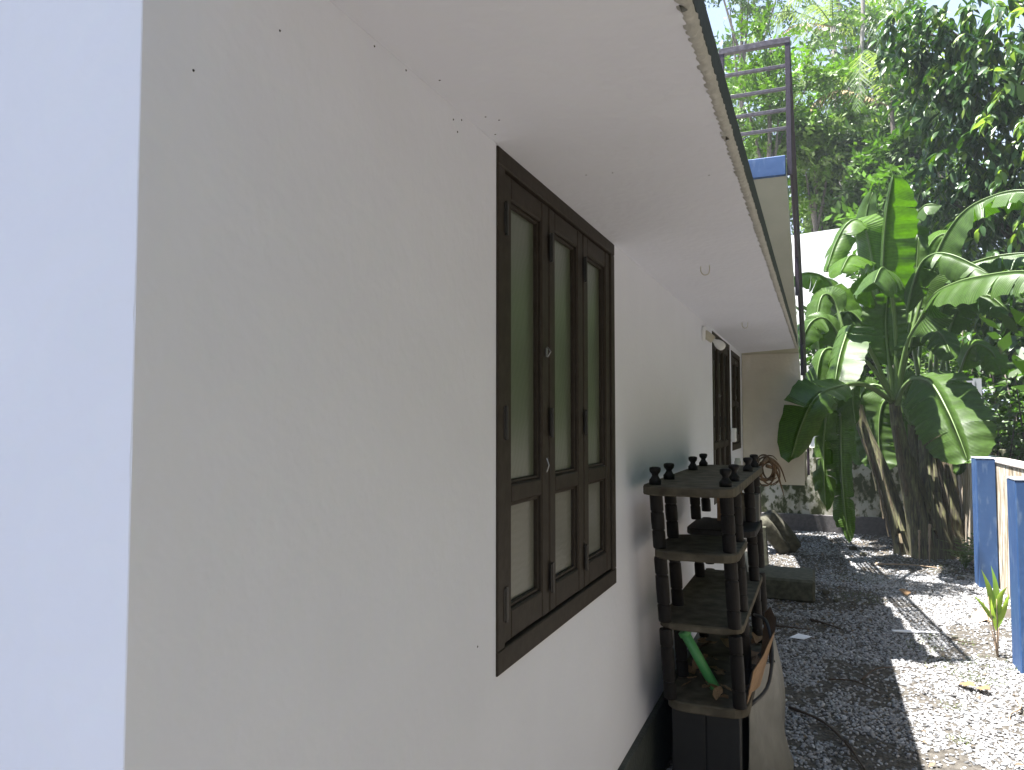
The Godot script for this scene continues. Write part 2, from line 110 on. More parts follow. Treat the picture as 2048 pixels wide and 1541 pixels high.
# ------------------------------------------------------------------ mesh helper
class MB:
	var st := SurfaceTool.new()
	var n := 0
	func _init(smooth := false):
		st.begin(Mesh.PRIMITIVE_TRIANGLES)
		st.set_smooth_group(0 if smooth else -1)
	func v(p: Vector3, uv := Vector2.ZERO):
		st.set_uv(uv)
		st.add_vertex(p)
	func tri(a: Vector3, b: Vector3, c: Vector3, out: Vector3):
		if (b - a).cross(c - a).dot(out) > 0.0:
			v(a); v(c); v(b)
		else:
			v(a); v(b); v(c)
		n += 1
	func quad(a: Vector3, b: Vector3, c: Vector3, d: Vector3, out: Vector3):
		tri(a, b, c, out)
		tri(a, c, d, out)
	func box(lo: Vector3, hi: Vector3):
		cbox((lo + hi) * 0.5, hi - lo, 0.0)
	func cbox(c: Vector3, s: Vector3, ch := 0.004, b := Basis()):
		var h := s * 0.5
		if ch <= 0.0:
			for ax in 3:
				for sg in [-1.0, 1.0]:
					var o := Vector3.ZERO
					o[ax] = sg
					var p := []
					for k in [[-1, -1], [1, -1], [1, 1], [-1, 1]]:
						var q := Vector3.ZERO
						q[ax] = sg * h[ax]
						q[(ax + 1) % 3] = k[0] * h[(ax + 1) % 3]
						q[(ax + 2) % 3] = k[1] * h[(ax + 2) % 3]
						p.append(c + b * q)
					quad(p[0], p[1], p[2], p[3], b * o)
			return
		ch = minf(ch, minf(h.x, minf(h.y, h.z)) * 0.45)
		var g := func(sx: float, sy: float, sz: float, ax: int) -> Vector3:
			var q := Vector3(sx * (h.x - ch), sy * (h.y - ch), sz * (h.z - ch))
			var s3 := Vector3(sx, sy, sz)
			q[ax] = s3[ax] * h[ax]
			return c + b * q
		for ax in 3:
			var a1 := (ax + 1) % 3
			var a2 := (ax + 2) % 3
			for sg in [-1.0, 1.0]:
				var o := Vector3.ZERO
				o[ax] = sg
				var p := []
				for k in [[-1, -1], [1, -1], [1, 1], [-1, 1]]:
					var s3 := Vector3.ZERO
					s3[ax] = sg; s3[a1] = k[0]; s3[a2] = k[1]
					p.append(g.call(s3.x, s3.y, s3.z, ax))
				quad(p[0], p[1], p[2], p[3], b * o)
			for s1 in [-1.0, 1.0]:
				for s2 in [-1.0, 1.0]:
					var e := []
					for sg in [-1.0, 1.0]:
						var s3 := Vector3.ZERO
						s3[ax] = sg; s3[a1] = s1; s3[a2] = s2
						e.append(g.call(s3.x, s3.y, s3.z, a1))
						e.append(g.call(s3.x, s3.y, s3.z, a2))
					var o := Vector3.ZERO
					o[a1] = s1; o[a2] = s2
					quad(e[0], e[1], e[3], e[2], b * o)
		for sx in [-1.0, 1.0]:
			for sy in [-1.0, 1.0]:
				for sz in [-1.0, 1.0]:
					tri(g.call(sx, sy, sz, 0), g.call(sx, sy, sz, 1), g.call(sx, sy, sz, 2), b * Vector3(sx, sy, sz))
	func tube(path: Array, radii: Array, sides := 8, caps := true):
		var rings := []
		var side := Vector3.ZERO
		for i in path.size():
			var d: Vector3 = (path[mini(i + 1, path.size() - 1)] - path[maxi(i - 1, 0)]).normalized()
			if side == Vector3.ZERO:
				side = d.cross(Vector3(0.31, 0.2, 0.93)).normalized()
			side = (side - d * side.dot(d)).normalized()
			var up := d.cross(side)
			var r := []
			for k in sides:
				var a := TAU * k / sides
				r.append(path[i] + (side * cos(a) + up * sin(a)) * radii[i])
			rings.append(r)
		for i in path.size() - 1:
			for k in sides:
				var k2 := (k + 1) % sides
				var mid: Vector3 = (rings[i][k] + rings[i + 1][k2]) * 0.5 - (path[i] + path[i + 1]) * 0.5
				quad(rings[i][k], rings[i][k2], rings[i + 1][k2], rings[i + 1][k], mid)
		if caps:
			for e in [0, path.size() - 1]:
				var o: Vector3 = path[0] - path[1] if e == 0 else path[e] - path[e - 1]
				for k in sides:
					tri(path[e], rings[e][k], rings[e][(k + 1) % sides], o)
	func lathe(profile: Array, at: Vector3, axis := Vector3.UP, sides := 14, shear := Vector3.ZERO):
		# profile: [[height, radius], ...] along axis; shear moves each ring by shear * height
		var p := []
		var r := []
		for q in profile:
			p.append(at + axis * q[0] + shear * q[0])
			r.append(q[1])
		var s1 := axis.cross(Vector3(0.3, 0.1, 0.9)).normalized()
		var s2 := axis.cross(s1)
		for i in p.size() - 1:
			for k in sides:
				var a := TAU * k / sides
				var b := TAU * (k + 1) / sides
				var da := s1 * cos(a) + s2 * sin(a)
				var db := s1 * cos(b) + s2 * sin(b)
				var o = da + db + axis * (r[i] - r[i + 1]) / maxf(0.001, absf(profile[i + 1][0] - profile[i][0])) * signf(profile[i + 1][0] - profile[i][0] + 1e-6)
				quad(p[i] + da * r[i], p[i] + db * r[i], p[i + 1] + db * r[i + 1], p[i + 1] + da * r[i + 1], o)
		for e in [0, p.size() - 1]:
			for k in sides:
				var a := TAU * k / sides
				var b := TAU * (k + 1) / sides
				tri(p[e], p[e] + (s1 * cos(a) + s2 * sin(a)) * r[e], p[e] + (s1 * cos(b) + s2 * sin(b)) * r[e], -axis if e == 0 else axis)
	func mesh() -> ArrayMesh:
		st.generate_normals()
		return st.commit()

func numbered(called: String) -> String:
	if not taken.has(called):
		taken[called] = 0
		return called
	taken[called] += 1
	return "%s_%03d" % [called, taken[called]]

func put(called: String, mb, mat: Material, parent: Node = self) -> MeshInstance3D:
	var o := MeshInstance3D.new()
	o.mesh = mb.mesh() if mb is MB else mb
	o.material_override = mat
	o.name = numbered(called) if parent == self else called
	parent.add_child(o, true)
	return o

func base(called: String, at := Vector3.ZERO, parent: Node = self) -> Node3D:
	var o := Node3D.new()
	o.name = numbered(called) if parent == self else called
	o.position = at
	parent.add_child(o, true)
	return o

func tag(o: Node, label: String, category: String, group := "", kind := ""):
	if label: o.set_meta("label", label)
	if category: o.set_meta("category", category)
	if group: o.set_meta("group", group)
	if kind: o.set_meta("kind", kind)

func lin(r: float, g: float, b: float) -> Color:
	return Color(r, g, b).linear_to_srgb()

func noise_tex(freq: float, lo: Color, hi: Color, seed_ := 1, size := 512, octaves := 4, mid = null, type := FastNoiseLite.TYPE_SIMPLEX_SMOOTH) -> NoiseTexture2D:
	var t := NoiseTexture2D.new()
	var f := FastNoiseLite.new()
	f.noise_type = type
	f.frequency = freq
	f.fractal_octaves = octaves
	f.seed = seed_
	t.noise = f
	t.width = size
	t.height = size
	t.seamless = true
	var g := Gradient.new()
	g.set_color(0, lo)
	g.set_color(1, hi)
	if mid != null:
		g.add_point(0.5, mid)
	t.color_ramp = g
	return t

func normal_tex(freq: float, strength: float, seed_ := 1, size := 512, octaves := 4) -> NoiseTexture2D:
	var t := NoiseTexture2D.new()
	var f := FastNoiseLite.new()
	f.frequency = freq
	f.fractal_octaves = octaves
	f.seed = seed_
	t.noise = f
	t.width = size
	t.height = size
	t.seamless = true
	t.as_normal_map = true
	t.bump_strength = strength
	return t

func mat(called: String, c: Color, rough := 0.8, tex: Texture2D = null, scale := 1.0, nt: Texture2D = null, ns := 1.0) -> StandardMaterial3D:
	var m := StandardMaterial3D.new()
	m.resource_name = called
	m.albedo_color = c
	m.roughness = rough
	if tex or nt:
		m.albedo_texture = tex
		m.uv1_triplanar = true
		m.uv1_world_triplanar = true
		m.uv1_scale = Vector3.ONE * scale
	if nt:
		m.normal_enabled = true
		m.normal_texture = nt
		m.normal_scale = ns
	M[called] = m
	return m

func curve(pts: Array, count: int) -> Array:
	# Catmull-Rom through the points, evenly in arc length
	var raw := []
	for i in pts.size() - 1:
		var p0: Vector3 = pts[maxi(i - 1, 0)]
		var p3: Vector3 = pts[mini(i + 2, pts.size() - 1)]
		for k in 12:
			raw.append(pts[i].cubic_interpolate(pts[i + 1], p0, p3, k / 12.0))
	raw.append(pts[-1])
	var acc := [0.0]
	for i in range(1, raw.size()):
		acc.append(acc[-1] + raw[i].distance_to(raw[i - 1]))
	var out := []
	var j := 0
	for k in count:
		var want: float = acc[-1] * k / (count - 1.0)
		while j < raw.size() - 2 and acc[j + 1] < want:
			j += 1
		var f: float = clampf((want - acc[j]) / maxf(1e-6, acc[j + 1] - acc[j]), 0, 1)
		out.append(raw[j].lerp(raw[j + 1], f))
	return out

func _ready():
	rng.seed = 7
	camera_and_light()
	materials()
	ground()
	house()
	stair()
	walls()
	rack()
	yard_things()
	bananas()
	plants()
	trees()

func camera_and_light():
	var cam := Camera3D.new()
	cam.name = "camera"
	cam.position = Vector3(0, 1.62, 0)
	cam.rotation = Vector3(atan2(72.5, 1500.0), atan2(616.0, 1500.0), 0)
	cam.fov = rad_to_deg(2.0 * atan2(770.5, 1500.0))
	cam.near = 0.05
	cam.far = 500.0
	add_child(cam)
	cam.current = true
	var sky_mat := ProceduralSkyMaterial.new()
	sky_mat.sky_top_color = lin(.15, .205, .32)
	sky_mat.sky_horizon_color = lin(.36, .40, .47)
	sky_mat.sky_curve = 0.22
	sky_mat.sky_energy_multiplier = 0.9
	sky_mat.ground_bottom_color = Color(0.25, 0.24, 0.2)
	sky_mat.ground_horizon_color = Color(0.6, 0.66, 0.66)
	sky_mat.sun_angle_max = 0.0
	var sky := Sky.new()
	sky.sky_material = sky_mat
	var env := Environment.new()
	env.background_mode = Environment.BG_SKY
	env.sky = sky
	env.tonemap_mode = Environment.TONE_MAPPER_LINEAR
	env.tonemap_exposure = 5.2
	env.fog_enabled = true
	env.fog_density = 0.0012
	env.fog_light_color = Color(0.93, 0.96, 1.0)
	env.sdfgi_enabled = true
	env.ssao_enabled = true
	env.ssil_enabled = true
	var we := WorldEnvironment.new()
	we.name = "world_environment"
	we.environment = env
	add_child(we)
	var sun := DirectionalLight3D.new()
	sun.name = "sun"
	sun.light_energy = 1.6
	sun.light_color = Color(1.0, 0.985, 0.975)
	sun.light_angular_distance = 0.5
	sun.shadow_enabled = true
	add_child(sun)
	sun.look_at_from_position(Vector3.ZERO, Vector3(0.252, -1.0, -0.12), Vector3(0, 0, -1))

func materials():
	var grain := normal_tex(0.05, 3.0, 3)
	mat("white_wall", lin(1, 1, 1), 0.75, noise_tex(0.006, lin(.645, .66, .73), lin(.675, .69, .76), 5), 0.8, normal_tex(0.06, 1.5, 4), 0.25)
	mat("cream_wall", lin(1, 1, 1), 0.85, noise_tex(0.01, lin(.52, .48, .40), lin(.60, .56, .47), 6), 0.7, grain, 0.3)
	mat("soffit", lin(1, 1, 1), 0.8, noise_tex(0.006, lin(.645, .66, .73), lin(.675, .69, .76), 8), 0.7, grain, 0.25)
	mat("plinth", lin(1, 1, 1), 0.6, noise_tex(0.02, lin(.022, .03, .028), lin(.05, .058, .05), 9), 1.5, grain, 0.5)
	mat("fascia", lin(1, 1, 1), 0.8, noise_tex(0.02, lin(.018, .019, .014), lin(.045, .046, .034), 11), 3.0, grain, 0.3)
	mat("mortar", lin(1, 1, 1), 0.9, noise_tex(0.03, lin(.34, .335, .30), lin(.52, .51, .475), 12), 3.0, grain, 0.3)
	mat("concrete_top", lin(1, 1, 1), 0.9, noise_tex(0.02, lin(.14, .14, .12), lin(.26, .25, .22), 13), 1.0, grain, 0.8)
	# window wood: brown painted, long grain
	mat("window_wood", lin(1, 1, 1), 0.42, noise_tex(0.02, lin(.025, .0195, .0145), lin(.042, .034, .026), 14), 2.0, grain, 0.1)
	M.window_wood.metallic_specular = 0.25
	M.window_wood.roughness = 0.55
	mat("window_dark", lin(.015, .012, .010), 0.4)
	mat("hinge", lin(.012, .011, .010), 0.45)
	mat("steel", lin(.25, .25, .25), 0.4).metallic = 0.7
	# obscured window glass, rippled
	var gl := mat("glass", lin(.075, .088, .058), 0.3)
	gl.normal_enabled = true
	gl.normal_texture = ripple_tex()
	gl.normal_scale = 0.06
	gl.uv1_triplanar = true
	gl.uv1_world_triplanar = true
	gl.uv1_scale = Vector3(2.2, 2.2, 2.2)
	gl.metallic_specular = 0.7
	var gh := mat("glass_horizontal", lin(.12, .122, .10), 0.34)
	gh.normal_enabled = true
	gh.normal_texture = ripple_tex(true)
	gh.normal_scale = 0.12
	gh.uv1_triplanar = true
	gh.uv1_world_triplanar = true
	gh.uv1_scale = Vector3(3.0, 3.0, 3.0)
	# stair and railing
	mat("stair_soffit", lin(1, 1, 1), 0.85, noise_tex(0.01, lin(.40, .39, .30), lin(.47, .455, .355), 15), 0.8, grain, 0.15)
	mat("blue_paint", lin(1, 1, 1), 0.55, blue_tex(), 0.55, grain, 0.08)
	mat("blue_edge", lin(.42, .47, .55), 0.6)
	mat("purple_steel", lin(1, 1, 1), 0.4, noise_tex(0.03, lin(.018, .011, .018), lin(.045, .032, .05), 16), 3.0)
	mat("worn_steel", lin(1, 1, 1), 0.4, noise_tex(0.03, lin(.03, .025, .033), lin(.11, .10, .12), 17), 1.5)
	# yard walls
	mat("stained_wall", lin(1, 1, 1), 0.9, streak_tex([lin(.62, .58, .50), lin(.40, .29, .17), lin(.16, .13, .08), lin(.66, .64, .60)], 21), 0.8, grain, 0.2)
	mat("mossy_wall", lin(1, 1, 1), 0.92, moss_tex(), 0.55, grain, 0.2)
	mat("coping", lin(1, 1, 1), 0.85, noise_tex(0.02, lin(.50, .45, .40), lin(.72, .68, .64), 22), 1.5, grain, 0.6)
	mat("far_plinth", lin(1, 1, 1), 0.8, noise_tex(0.02, lin(.07, .066, .066), lin(.12, .112, .112), 23), 1.5, grain, 0.2)
	mat("grey_sheet", lin(.42, .43, .46), 0.45)
	mat("neighbour", lin(1, 1, 1), 0.85, noise_tex(0.01, lin(.74, .73, .71), lin(.8, .8, .78), 24), 0.5)
	mat("neighbour_roof", lin(.30, .12, .07), 0.8)
	# rack
	mat("rack_wood", lin(1, 1, 1), 0.6, noise_tex(0.03, lin(.006, .0055, .005), lin(.013, .011, .010), 31), 4.0)
	M.rack_wood.metallic_specular = 0.3
	mat("shelf_dust", lin(1, 1, 1), 0.85, noise_tex(0.012, lin(.045, .038, .027), lin(.13, .115, .083), 32), 1.6, grain, 0.1)
	M.shelf_dust.metallic_specular = 0.25
	mat("cabinet", lin(1, 1, 1), 0.5, noise_tex(0.02, lin(.005, .005, .005), lin(.011, .011, .010), 33), 2.0)
	mat("cardboard", lin(1, 1, 1), 0.9, noise_tex(0.02, lin(.17, .10, .05), lin(.30, .19, .10), 34), 3.0)
	mat("plastic_sheet", lin(1, 1, 1), 0.5, noise_tex(0.012, lin(.075, .073, .06), lin(.14, .137, .115), 35), 1.4, grain, 0.1)
	mat("green_pipe", lin(.07, .30, .09), 0.4)
	mat("rope", lin(1, 1, 1), 0.9, noise_tex(0.03, lin(.05, .03, .014), lin(.17, .105, .05), 51), 5.0)
	mat("dry_leaf", lin(1, 1, 1), 0.85, noise_tex(0.04, lin(.09, .05, .025), lin(.30, .19, .09), 36), 6.0)
	mat("white_plastic", lin(.72, .73, .74), 0.4)
	mat("bulb_glass", lin(.62, .62, .60), 0.25)
	mat("socket", lin(.45, .42, .33), 0.5)
	mat("black_plastic", lin(.012, .012, .012), 0.5)
	mat("pvc", lin(.42, .43, .38), 0.5)
	mat("block", lin(1, 1, 1), 0.9, noise_tex(0.015, lin(.028, .03, .018), lin(.09, .09, .062), 37), 1.8, grain, 0.3)
	mat("rock", lin(1, 1, 1), 0.95, noise_tex(0.015, lin(.03, .03, .02), lin(.12, .112, .08), 38), 1.6, grain, 0.4)
	mat("soil", lin(1, 1, 1), 0.95, noise_tex(0.02, lin(.03, .026, .02), lin(.12, .11, .092), 39, 1024, 5), 0.9, normal_tex(0.05, 8.0, 40), 1.0)
	var st := mat("stone", lin(1, 1, 1), 0.85)
	st.vertex_color_use_as_albedo = true
	mat("twig", lin(.055, .038, .026), 0.9)
	mat("twig_pale", lin(.30, .22, .15), 0.9)
	mat("paper", lin(.75, .76, .8), 0.7)
	# leaves
	banana_mat("fresh", lin(.13, .26, .028), lin(.70, .95, .06))
	banana_mat("mature", lin(.10, .195, .035), lin(.62, .90, .05))
	mat("midrib", lin(.11, .175, .05), 0.45)
	mat("dry_sheath", lin(1, 1, 1), 0.9, streak_tex([lin(.06, .042, .022), lin(.10, .075, .04), lin(.02, .015, .01), lin(.13, .12, .06)], 47), 2.0)
	var sh := mat("pseudostem", lin(1, 1, 1), 0.75, streak_tex([lin(.10, .10, .045), lin(.06, .048, .028), lin(.15, .155, .06), lin(.025, .02, .014)], 44), 1.3, grain, 0.2)
	sh.uv1_triplanar_sharpness = 4.0
	leaf_mat("tree_leaf", 0.36, lin(.45, .65, .05), 0.35)
	leaf_mat("far_leaf", 0.45, lin(.60, .85, .10), 0.5)
	mat("bark", lin(1, 1, 1), 0.95, noise_tex(0.03, lin(.06, .05, .04), lin(.17, .15, .125), 45), 1.2, grain, 1.0)
	mat("pale_bark", lin(1, 1, 1), 0.95, noise_tex(0.03, lin(.20, .18, .16), lin(.42, .40, .36), 46), 1.0, grain, 0.8)
	var pl := mat("plant_leaf", lin(.10, .21, .03), 0.45)
	pl.backlight_enabled = true
	pl.backlight = lin(.35, .5, .05)
	var pf := mat("palm_leaf", lin(.05, .09, .025), 0.45)
	pf.backlight_enabled = true
	pf.backlight = lin(.25, .35, .05)
	var dk := mat("weed_leaf", lin(.03, .07, .02), 0.5)
	dk.backlight_enabled = true
	dk.backlight = lin(.2, .3, .04)
	mat("palm_dry", lin(.28, .21, .10), 0.8)
	mat("speck", lin(.02, .018, .015), 0.9)

func banana_mat(called: String, c: Color, back: Color):
	var m := StandardMaterial3D.new()
	m.resource_name = "banana_" + called
	m.albedo_color = c
	m.roughness = 0.36
	m.metallic_specular = 0.5
	m.albedo_texture = vein_tex()
	m.backlight_enabled = true
	m.backlight = back
	m.normal_enabled = true
	m.normal_texture = vein_normal()
	m.normal_scale = 0.5
	M[called] = m

func leaf_mat(called: String, rough: float, back: Color, _k: float):
	var m := StandardMaterial3D.new()
	m.resource_name = called
	m.vertex_color_use_as_albedo = true
	m.roughness = rough
	m.backlight_enabled = true
	m.backlight = back
	M[called] = m

var _vein: ImageTexture
func vein_tex() -> ImageTexture:
	if _vein: return _vein
	var im := Image.create(64, 1024, false, Image.FORMAT_RGB8)
	var r := RandomNumberGenerator.new()
	r.seed = 3
	var slow := FastNoiseLite.new()
	slow.frequency = 0.03
	for y in 1024:
		var k := 0.86 + 0.10 * sin(y * TAU / 16.0) + r.randf_range(-0.05, 0.05)
		for x in 64:
			var q := k * (0.95 + 0.12 * slow.get_noise_2d(x * 2.0, y * 0.5))
			im.set_pixel(x, y, Color(q * 1.0, q, q * 0.96))
	_vein = ImageTexture.create_from_image(im)
	return _vein
var _vn: ImageTexture
func vein_normal() -> ImageTexture:
	if _vn: return _vn
	var im := Image.create(16, 1024, false, Image.FORMAT_RGB8)
	for y in 1024:
		var h := 0.5 + 0.3 * sin(y * TAU / 16.0) + 0.2 * sin(y * TAU / 128.0 + 0.6)
		for x in 16:
			im.set_pixel(x, y, Color(h, h, h))
	im.bump_map_to_normal_map(6.0)
	_vn = ImageTexture.create_from_image(im)
	return _vn
func ripple_tex(horizontal := false) -> ImageTexture:
	var im := Image.create(256, 256, false, Image.FORMAT_RGB8)
	var f := FastNoiseLite.new()
	f.frequency = 0.012
	f.seed = 5
	for y in 256:
		for x in 256:
			var w := 0.5 * (f.get_noise_2d(x, y) + f.get_noise_2d(x - 256, y)) * 6.0
			var a := (y * TAU / 16.0 + w) if horizontal else ((x * 2.0 + y) * TAU / 32.0 + w)
			var h := 0.5 + 0.3 * sin(a) + 0.3 * f.get_noise_2d(x * 2, y * 2)
			im.set_pixel(x, y, Color(h, h, h))
	im.bump_map_to_normal_map(3.0)
	return ImageTexture.create_from_image(im)
func blue_tex() -> ImageTexture:
	var im := Image.create(512, 512, false, Image.FORMAT_RGB8)
	var f := FastNoiseLite.new(); f.frequency = 0.01; f.seed = 8
	var g := FastNoiseLite.new(); g.frequency = 0.05; g.seed = 9
	for y in 512:
		for x in 512:
			var k := 0.5 + 0.5 * f.get_noise_2d(x * 1.5, y * 0.6)
			var c := lin(.020, .066, .185).lerp(lin(.032, .088, .215), k)
			var s := g.get_noise_2d(x, y * 0.25)
			if s > 0.2:
				c = c.lerp(lin(.10, .155, .26), minf(1.0, (s - 0.2) * 2.4))
			im.set_pixel(x, y, c)
	return ImageTexture.create_from_image(im)
func streak_tex(cs: Array, seed_: int) -> ImageTexture:
	var im := Image.create(512, 512, false, Image.FORMAT_RGB8)
	var f := FastNoiseLite.new(); f.frequency = 0.02; f.seed = seed_; f.fractal_octaves = 4
	var g := FastNoiseLite.new(); g.frequency = 0.03; g.seed = seed_ + 1; g.fractal_octaves = 3
	for y in 512:
		for x in 512:
			var k := clampf(0.5 + 1.1 * f.get_noise_2d(x * 1.6, y * 0.12), 0, 1)
			var c: Color = cs[0].lerp(cs[1], k)
			var s := g.get_noise_2d(x * 2.2, y * 0.2)
			if s > 0.1: c = c.lerp(cs[2], minf(1.0, (s - 0.1) * 3.0))
			elif s < -0.2: c = c.lerp(cs[3], minf(1.0, (-0.2 - s) * 3.0))
			im.set_pixel(x, y, c)
	return ImageTexture.create_from_image(im)
func moss_tex() -> ImageTexture:
	var im := Image.create(512, 512, false, Image.FORMAT_RGB8)
	var f := FastNoiseLite.new(); f.frequency = 0.012; f.seed = 71; f.fractal_octaves = 5
	var g := FastNoiseLite.new(); g.frequency = 0.03; g.seed = 72; g.fractal_octaves = 5
	for y in 512:
		for x in 512:
			var k := clampf(0.5 + 1.4 * f.get_noise_2d(x, y * 0.7), 0, 1)
			var c := lin(.42, .41, .35).lerp(lin(.20, .195, .13), k)
			var s := g.get_noise_2d(x * 1.2, y * 0.8) + (k - 0.5) * 0.5
			if s > -0.16: c = c.lerp(lin(.05, .058, .024), minf(1.0, (s + 0.16) * 2.6))
			im.set_pixel(x, y, c)
	return ImageTexture.create_from_image(im)

# ------------------------------------------------------------------ ground
func stone_mesh(seed_: int) -> ArrayMesh:
	var r := RandomNumberGenerator.new()
	r.seed = seed_
	var mb := MB.new(true)
	var g := (1.0 + sqrt(5.0)) / 2.0
	var p := [Vector3(-1, g, 0), Vector3(1, g, 0), Vector3(-1, -g, 0), Vector3(1, -g, 0), Vector3(0, -1, g), Vector3(0, 1, g), Vector3(0, -1, -g), Vector3(0, 1, -g), Vector3(g, 0, -1), Vector3(g, 0, 1), Vector3(-g, 0, -1), Vector3(-g, 0, 1)]
	for i in 12:
		p[i] = p[i].normalized() * r.randf_range(0.75, 1.2)
	for f in [[0, 11, 5], [0, 5, 1], [0, 1, 7], [0, 7, 10], [0, 10, 11], [1, 5, 9], [5, 11, 4], [11, 10, 2], [10, 7, 6], [7, 1, 8], [3, 9, 4], [3, 4, 2], [3, 2, 6], [3, 6, 8], [3, 8, 9], [4, 9, 5], [2, 4, 11], [6, 2, 10], [8, 6, 7], [9, 8, 1]]:
		mb.tri(p[f[0]], p[f[1]], p[f[2]], p[f[0]] + p[f[1]] + p[f[2]])
	return mb.mesh()

func scatter(called: String, mesh: Mesh, material: Material, xf: Array, cols: Array, parent: Node = self) -> MultiMeshInstance3D:
	var mm := MultiMesh.new()
	mm.transform_format = MultiMesh.TRANSFORM_3D
	mm.use_colors = not cols.is_empty()
	mm.mesh = mesh
	mm.instance_count = xf.size()
	for i in xf.size():
		mm.set_instance_transform(i, xf[i])
		if mm.use_colors:
			mm.set_instance_color(i, cols[i])
	var o := MultiMeshInstance3D.new()
	o.multimesh = mm
	o.material_override = material
	o.name = numbered(called) if parent == self else called
	parent.add_child(o, true)
	o.set_meta("kind", "stuff")
	return o

func ground():
	var mb := MB.new()
	var e := 150.0
	mb.quad(Vector3(-e, 0, -e), Vector3(e, 0, -e), Vector3(e, 0, e), Vector3(-e, 0, e), Vector3.UP)
	var g := put("ground", mb, M.soil)
	g.set_meta("kind", "structure")
	var xf := [[], [], []]
	var cs := [[], [], []]
	var mulch := FastNoiseLite.new()
	mulch.frequency = 0.9
	mulch.seed = 4
	for i in 95000:
		var t := 2.3 + 9.6 * pow(rng.randf(), 1.45)
		var x := rng.randf_range(-0.68, 1.62)
		var soil := mulch.get_noise_2d(x, t) + (0.35 if x < 0.25 and t > 6.3 else 0.0) + (0.5 if t > 9.3 and x > 0.5 else 0.0)
		if soil > 0.22 and rng.randf() < 0.8:
			continue
		var s := rng.randf_range(0.005, 0.0115) * (1.0 + 0.03 * maxf(0.0, t - 4.0))
		if rng.randf() < 0.03: s *= 1.6
		var b := Basis.from_euler(Vector3(rng.randf_range(-.5, .5), rng.randf() * TAU, rng.randf_range(-.5, .5))).scaled_local(Vector3(rng.randf_range(.9, 1.5), rng.randf_range(.5, .8), rng.randf_range(.7, 1.0)) * s)
		var k := rng.randi() % 3
		xf[k].append(Transform3D(b, Vector3(x, s * rng.randf_range(0.1, 0.55), -t)))
		var v := rng.randf_range(0.16, 0.34)
		if rng.randf() < 0.06: v = rng.randf_range(0.36, 0.5)
		if rng.randf() < 0.12: v = 0.08
		var w := rng.randf_range(-0.05, 0.03)
		cs[k].append(Color(v * (1.0 + w), v, v * (1.0 - w)))
	for k in 3:
		var o := scatter("gravel", stone_mesh(50 + k), M.stone, xf[k], cs[k])
		tag(o, ["grey gravel chips covering the passage floor", "pale gravel chips scattered through the passage floor", "mixed gravel chips strewn across the passage floor"][k], "gravel", "", "stuff")
	# dead leaf bits and bark crumbs
	xf = []
	cs = []
	var fl := MB.new()
	fl.quad(Vector3(-1, 0, 0), Vector3(0, .25, -.55), Vector3(1.1, -.05, 0), Vector3(0, .1, .5), Vector3.UP)
	var flake := fl.mesh()
	for i in 5200:
		var t := rng.randf_range(3.0, 11.8)
		var x := rng.randf_range(-0.66, 1.6)
		var dense := 0.10
		if x < 0.35 and t > 6.0: dense = 0.8
		if t > 9.0 and x > 0.4: dense = 0.9
		if rng.randf() > dense: continue
		var s := rng.randf_range(0.006, 0.024)
		xf.append(Transform3D(Basis.from_euler(Vector3(rng.randf_range(-.4, .4), rng.randf() * TAU, rng.randf_range(-.4, .4))).scaled_local(Vector3.ONE * s), Vector3(x, 0.012 + rng.randf() * 0.006, -t)))
		var v := rng.randf_range(0.03, 0.13)
		cs.append(Color(v * 1.3, v, v * 0.65))
	tag(scatter("leaf_litter", flake, M.stone, xf, cs), "brown crumbs of dead leaves lying on the gravel", "leaf litter", "", "stuff")
	# moss / small weeds in the gravel
	xf = []
	cs = []
	var bl := MB.new()
	bl.tri(Vector3(-.12, 0, 0), Vector3(.12, 0, 0), Vector3(0.05, 1, .3), Vector3(0, 0, 1))
	var blade := bl.mesh()
	for spot in [[.66, 6.2, .10], [.78, 5.75, .14], [.92, 5.55, .10], [.7, 6.5, .07], [.66, 4.95, .05], [.62, 4.45, .04], [1.02, 5.9, .12], [.95, 6.4, .05], [.35, 8.6, .2], [.3, 7.6, .15], [.85, 5.45, .06], [1.3, 7.3, .12], [1.35, 9.4, .2]]:
		for i in int(2200 * spot[2]):
			var a := rng.randf() * TAU
			var d: float = spot[2] * sqrt(rng.randf())
			var s := rng.randf_range(0.008, 0.028)
			xf.append(Transform3D(Basis.from_euler(Vector3(rng.randf_range(-.7, .7), rng.randf() * TAU, rng.randf_range(-.7, .7))).scaled_local(Vector3(s * 0.7, s, s)), Vector3(spot[0] + cos(a) * d * 1.4, 0.004, -(spot[1] + sin(a) * d * 1.6))))
			var v := rng.randf_range(0.05, 0.12)
			cs.append(Color(v * 1.0, v * 1.35, v * 0.35))
	tag(scatter("weeds", blade, M.stone, xf, cs), "tiny green weeds and moss sprouting between the gravel", "weeds", "", "stuff")

# ------------------------------------------------------------------ house
const WX := -0.72
const CORNER := 0.622
var home: Node3D

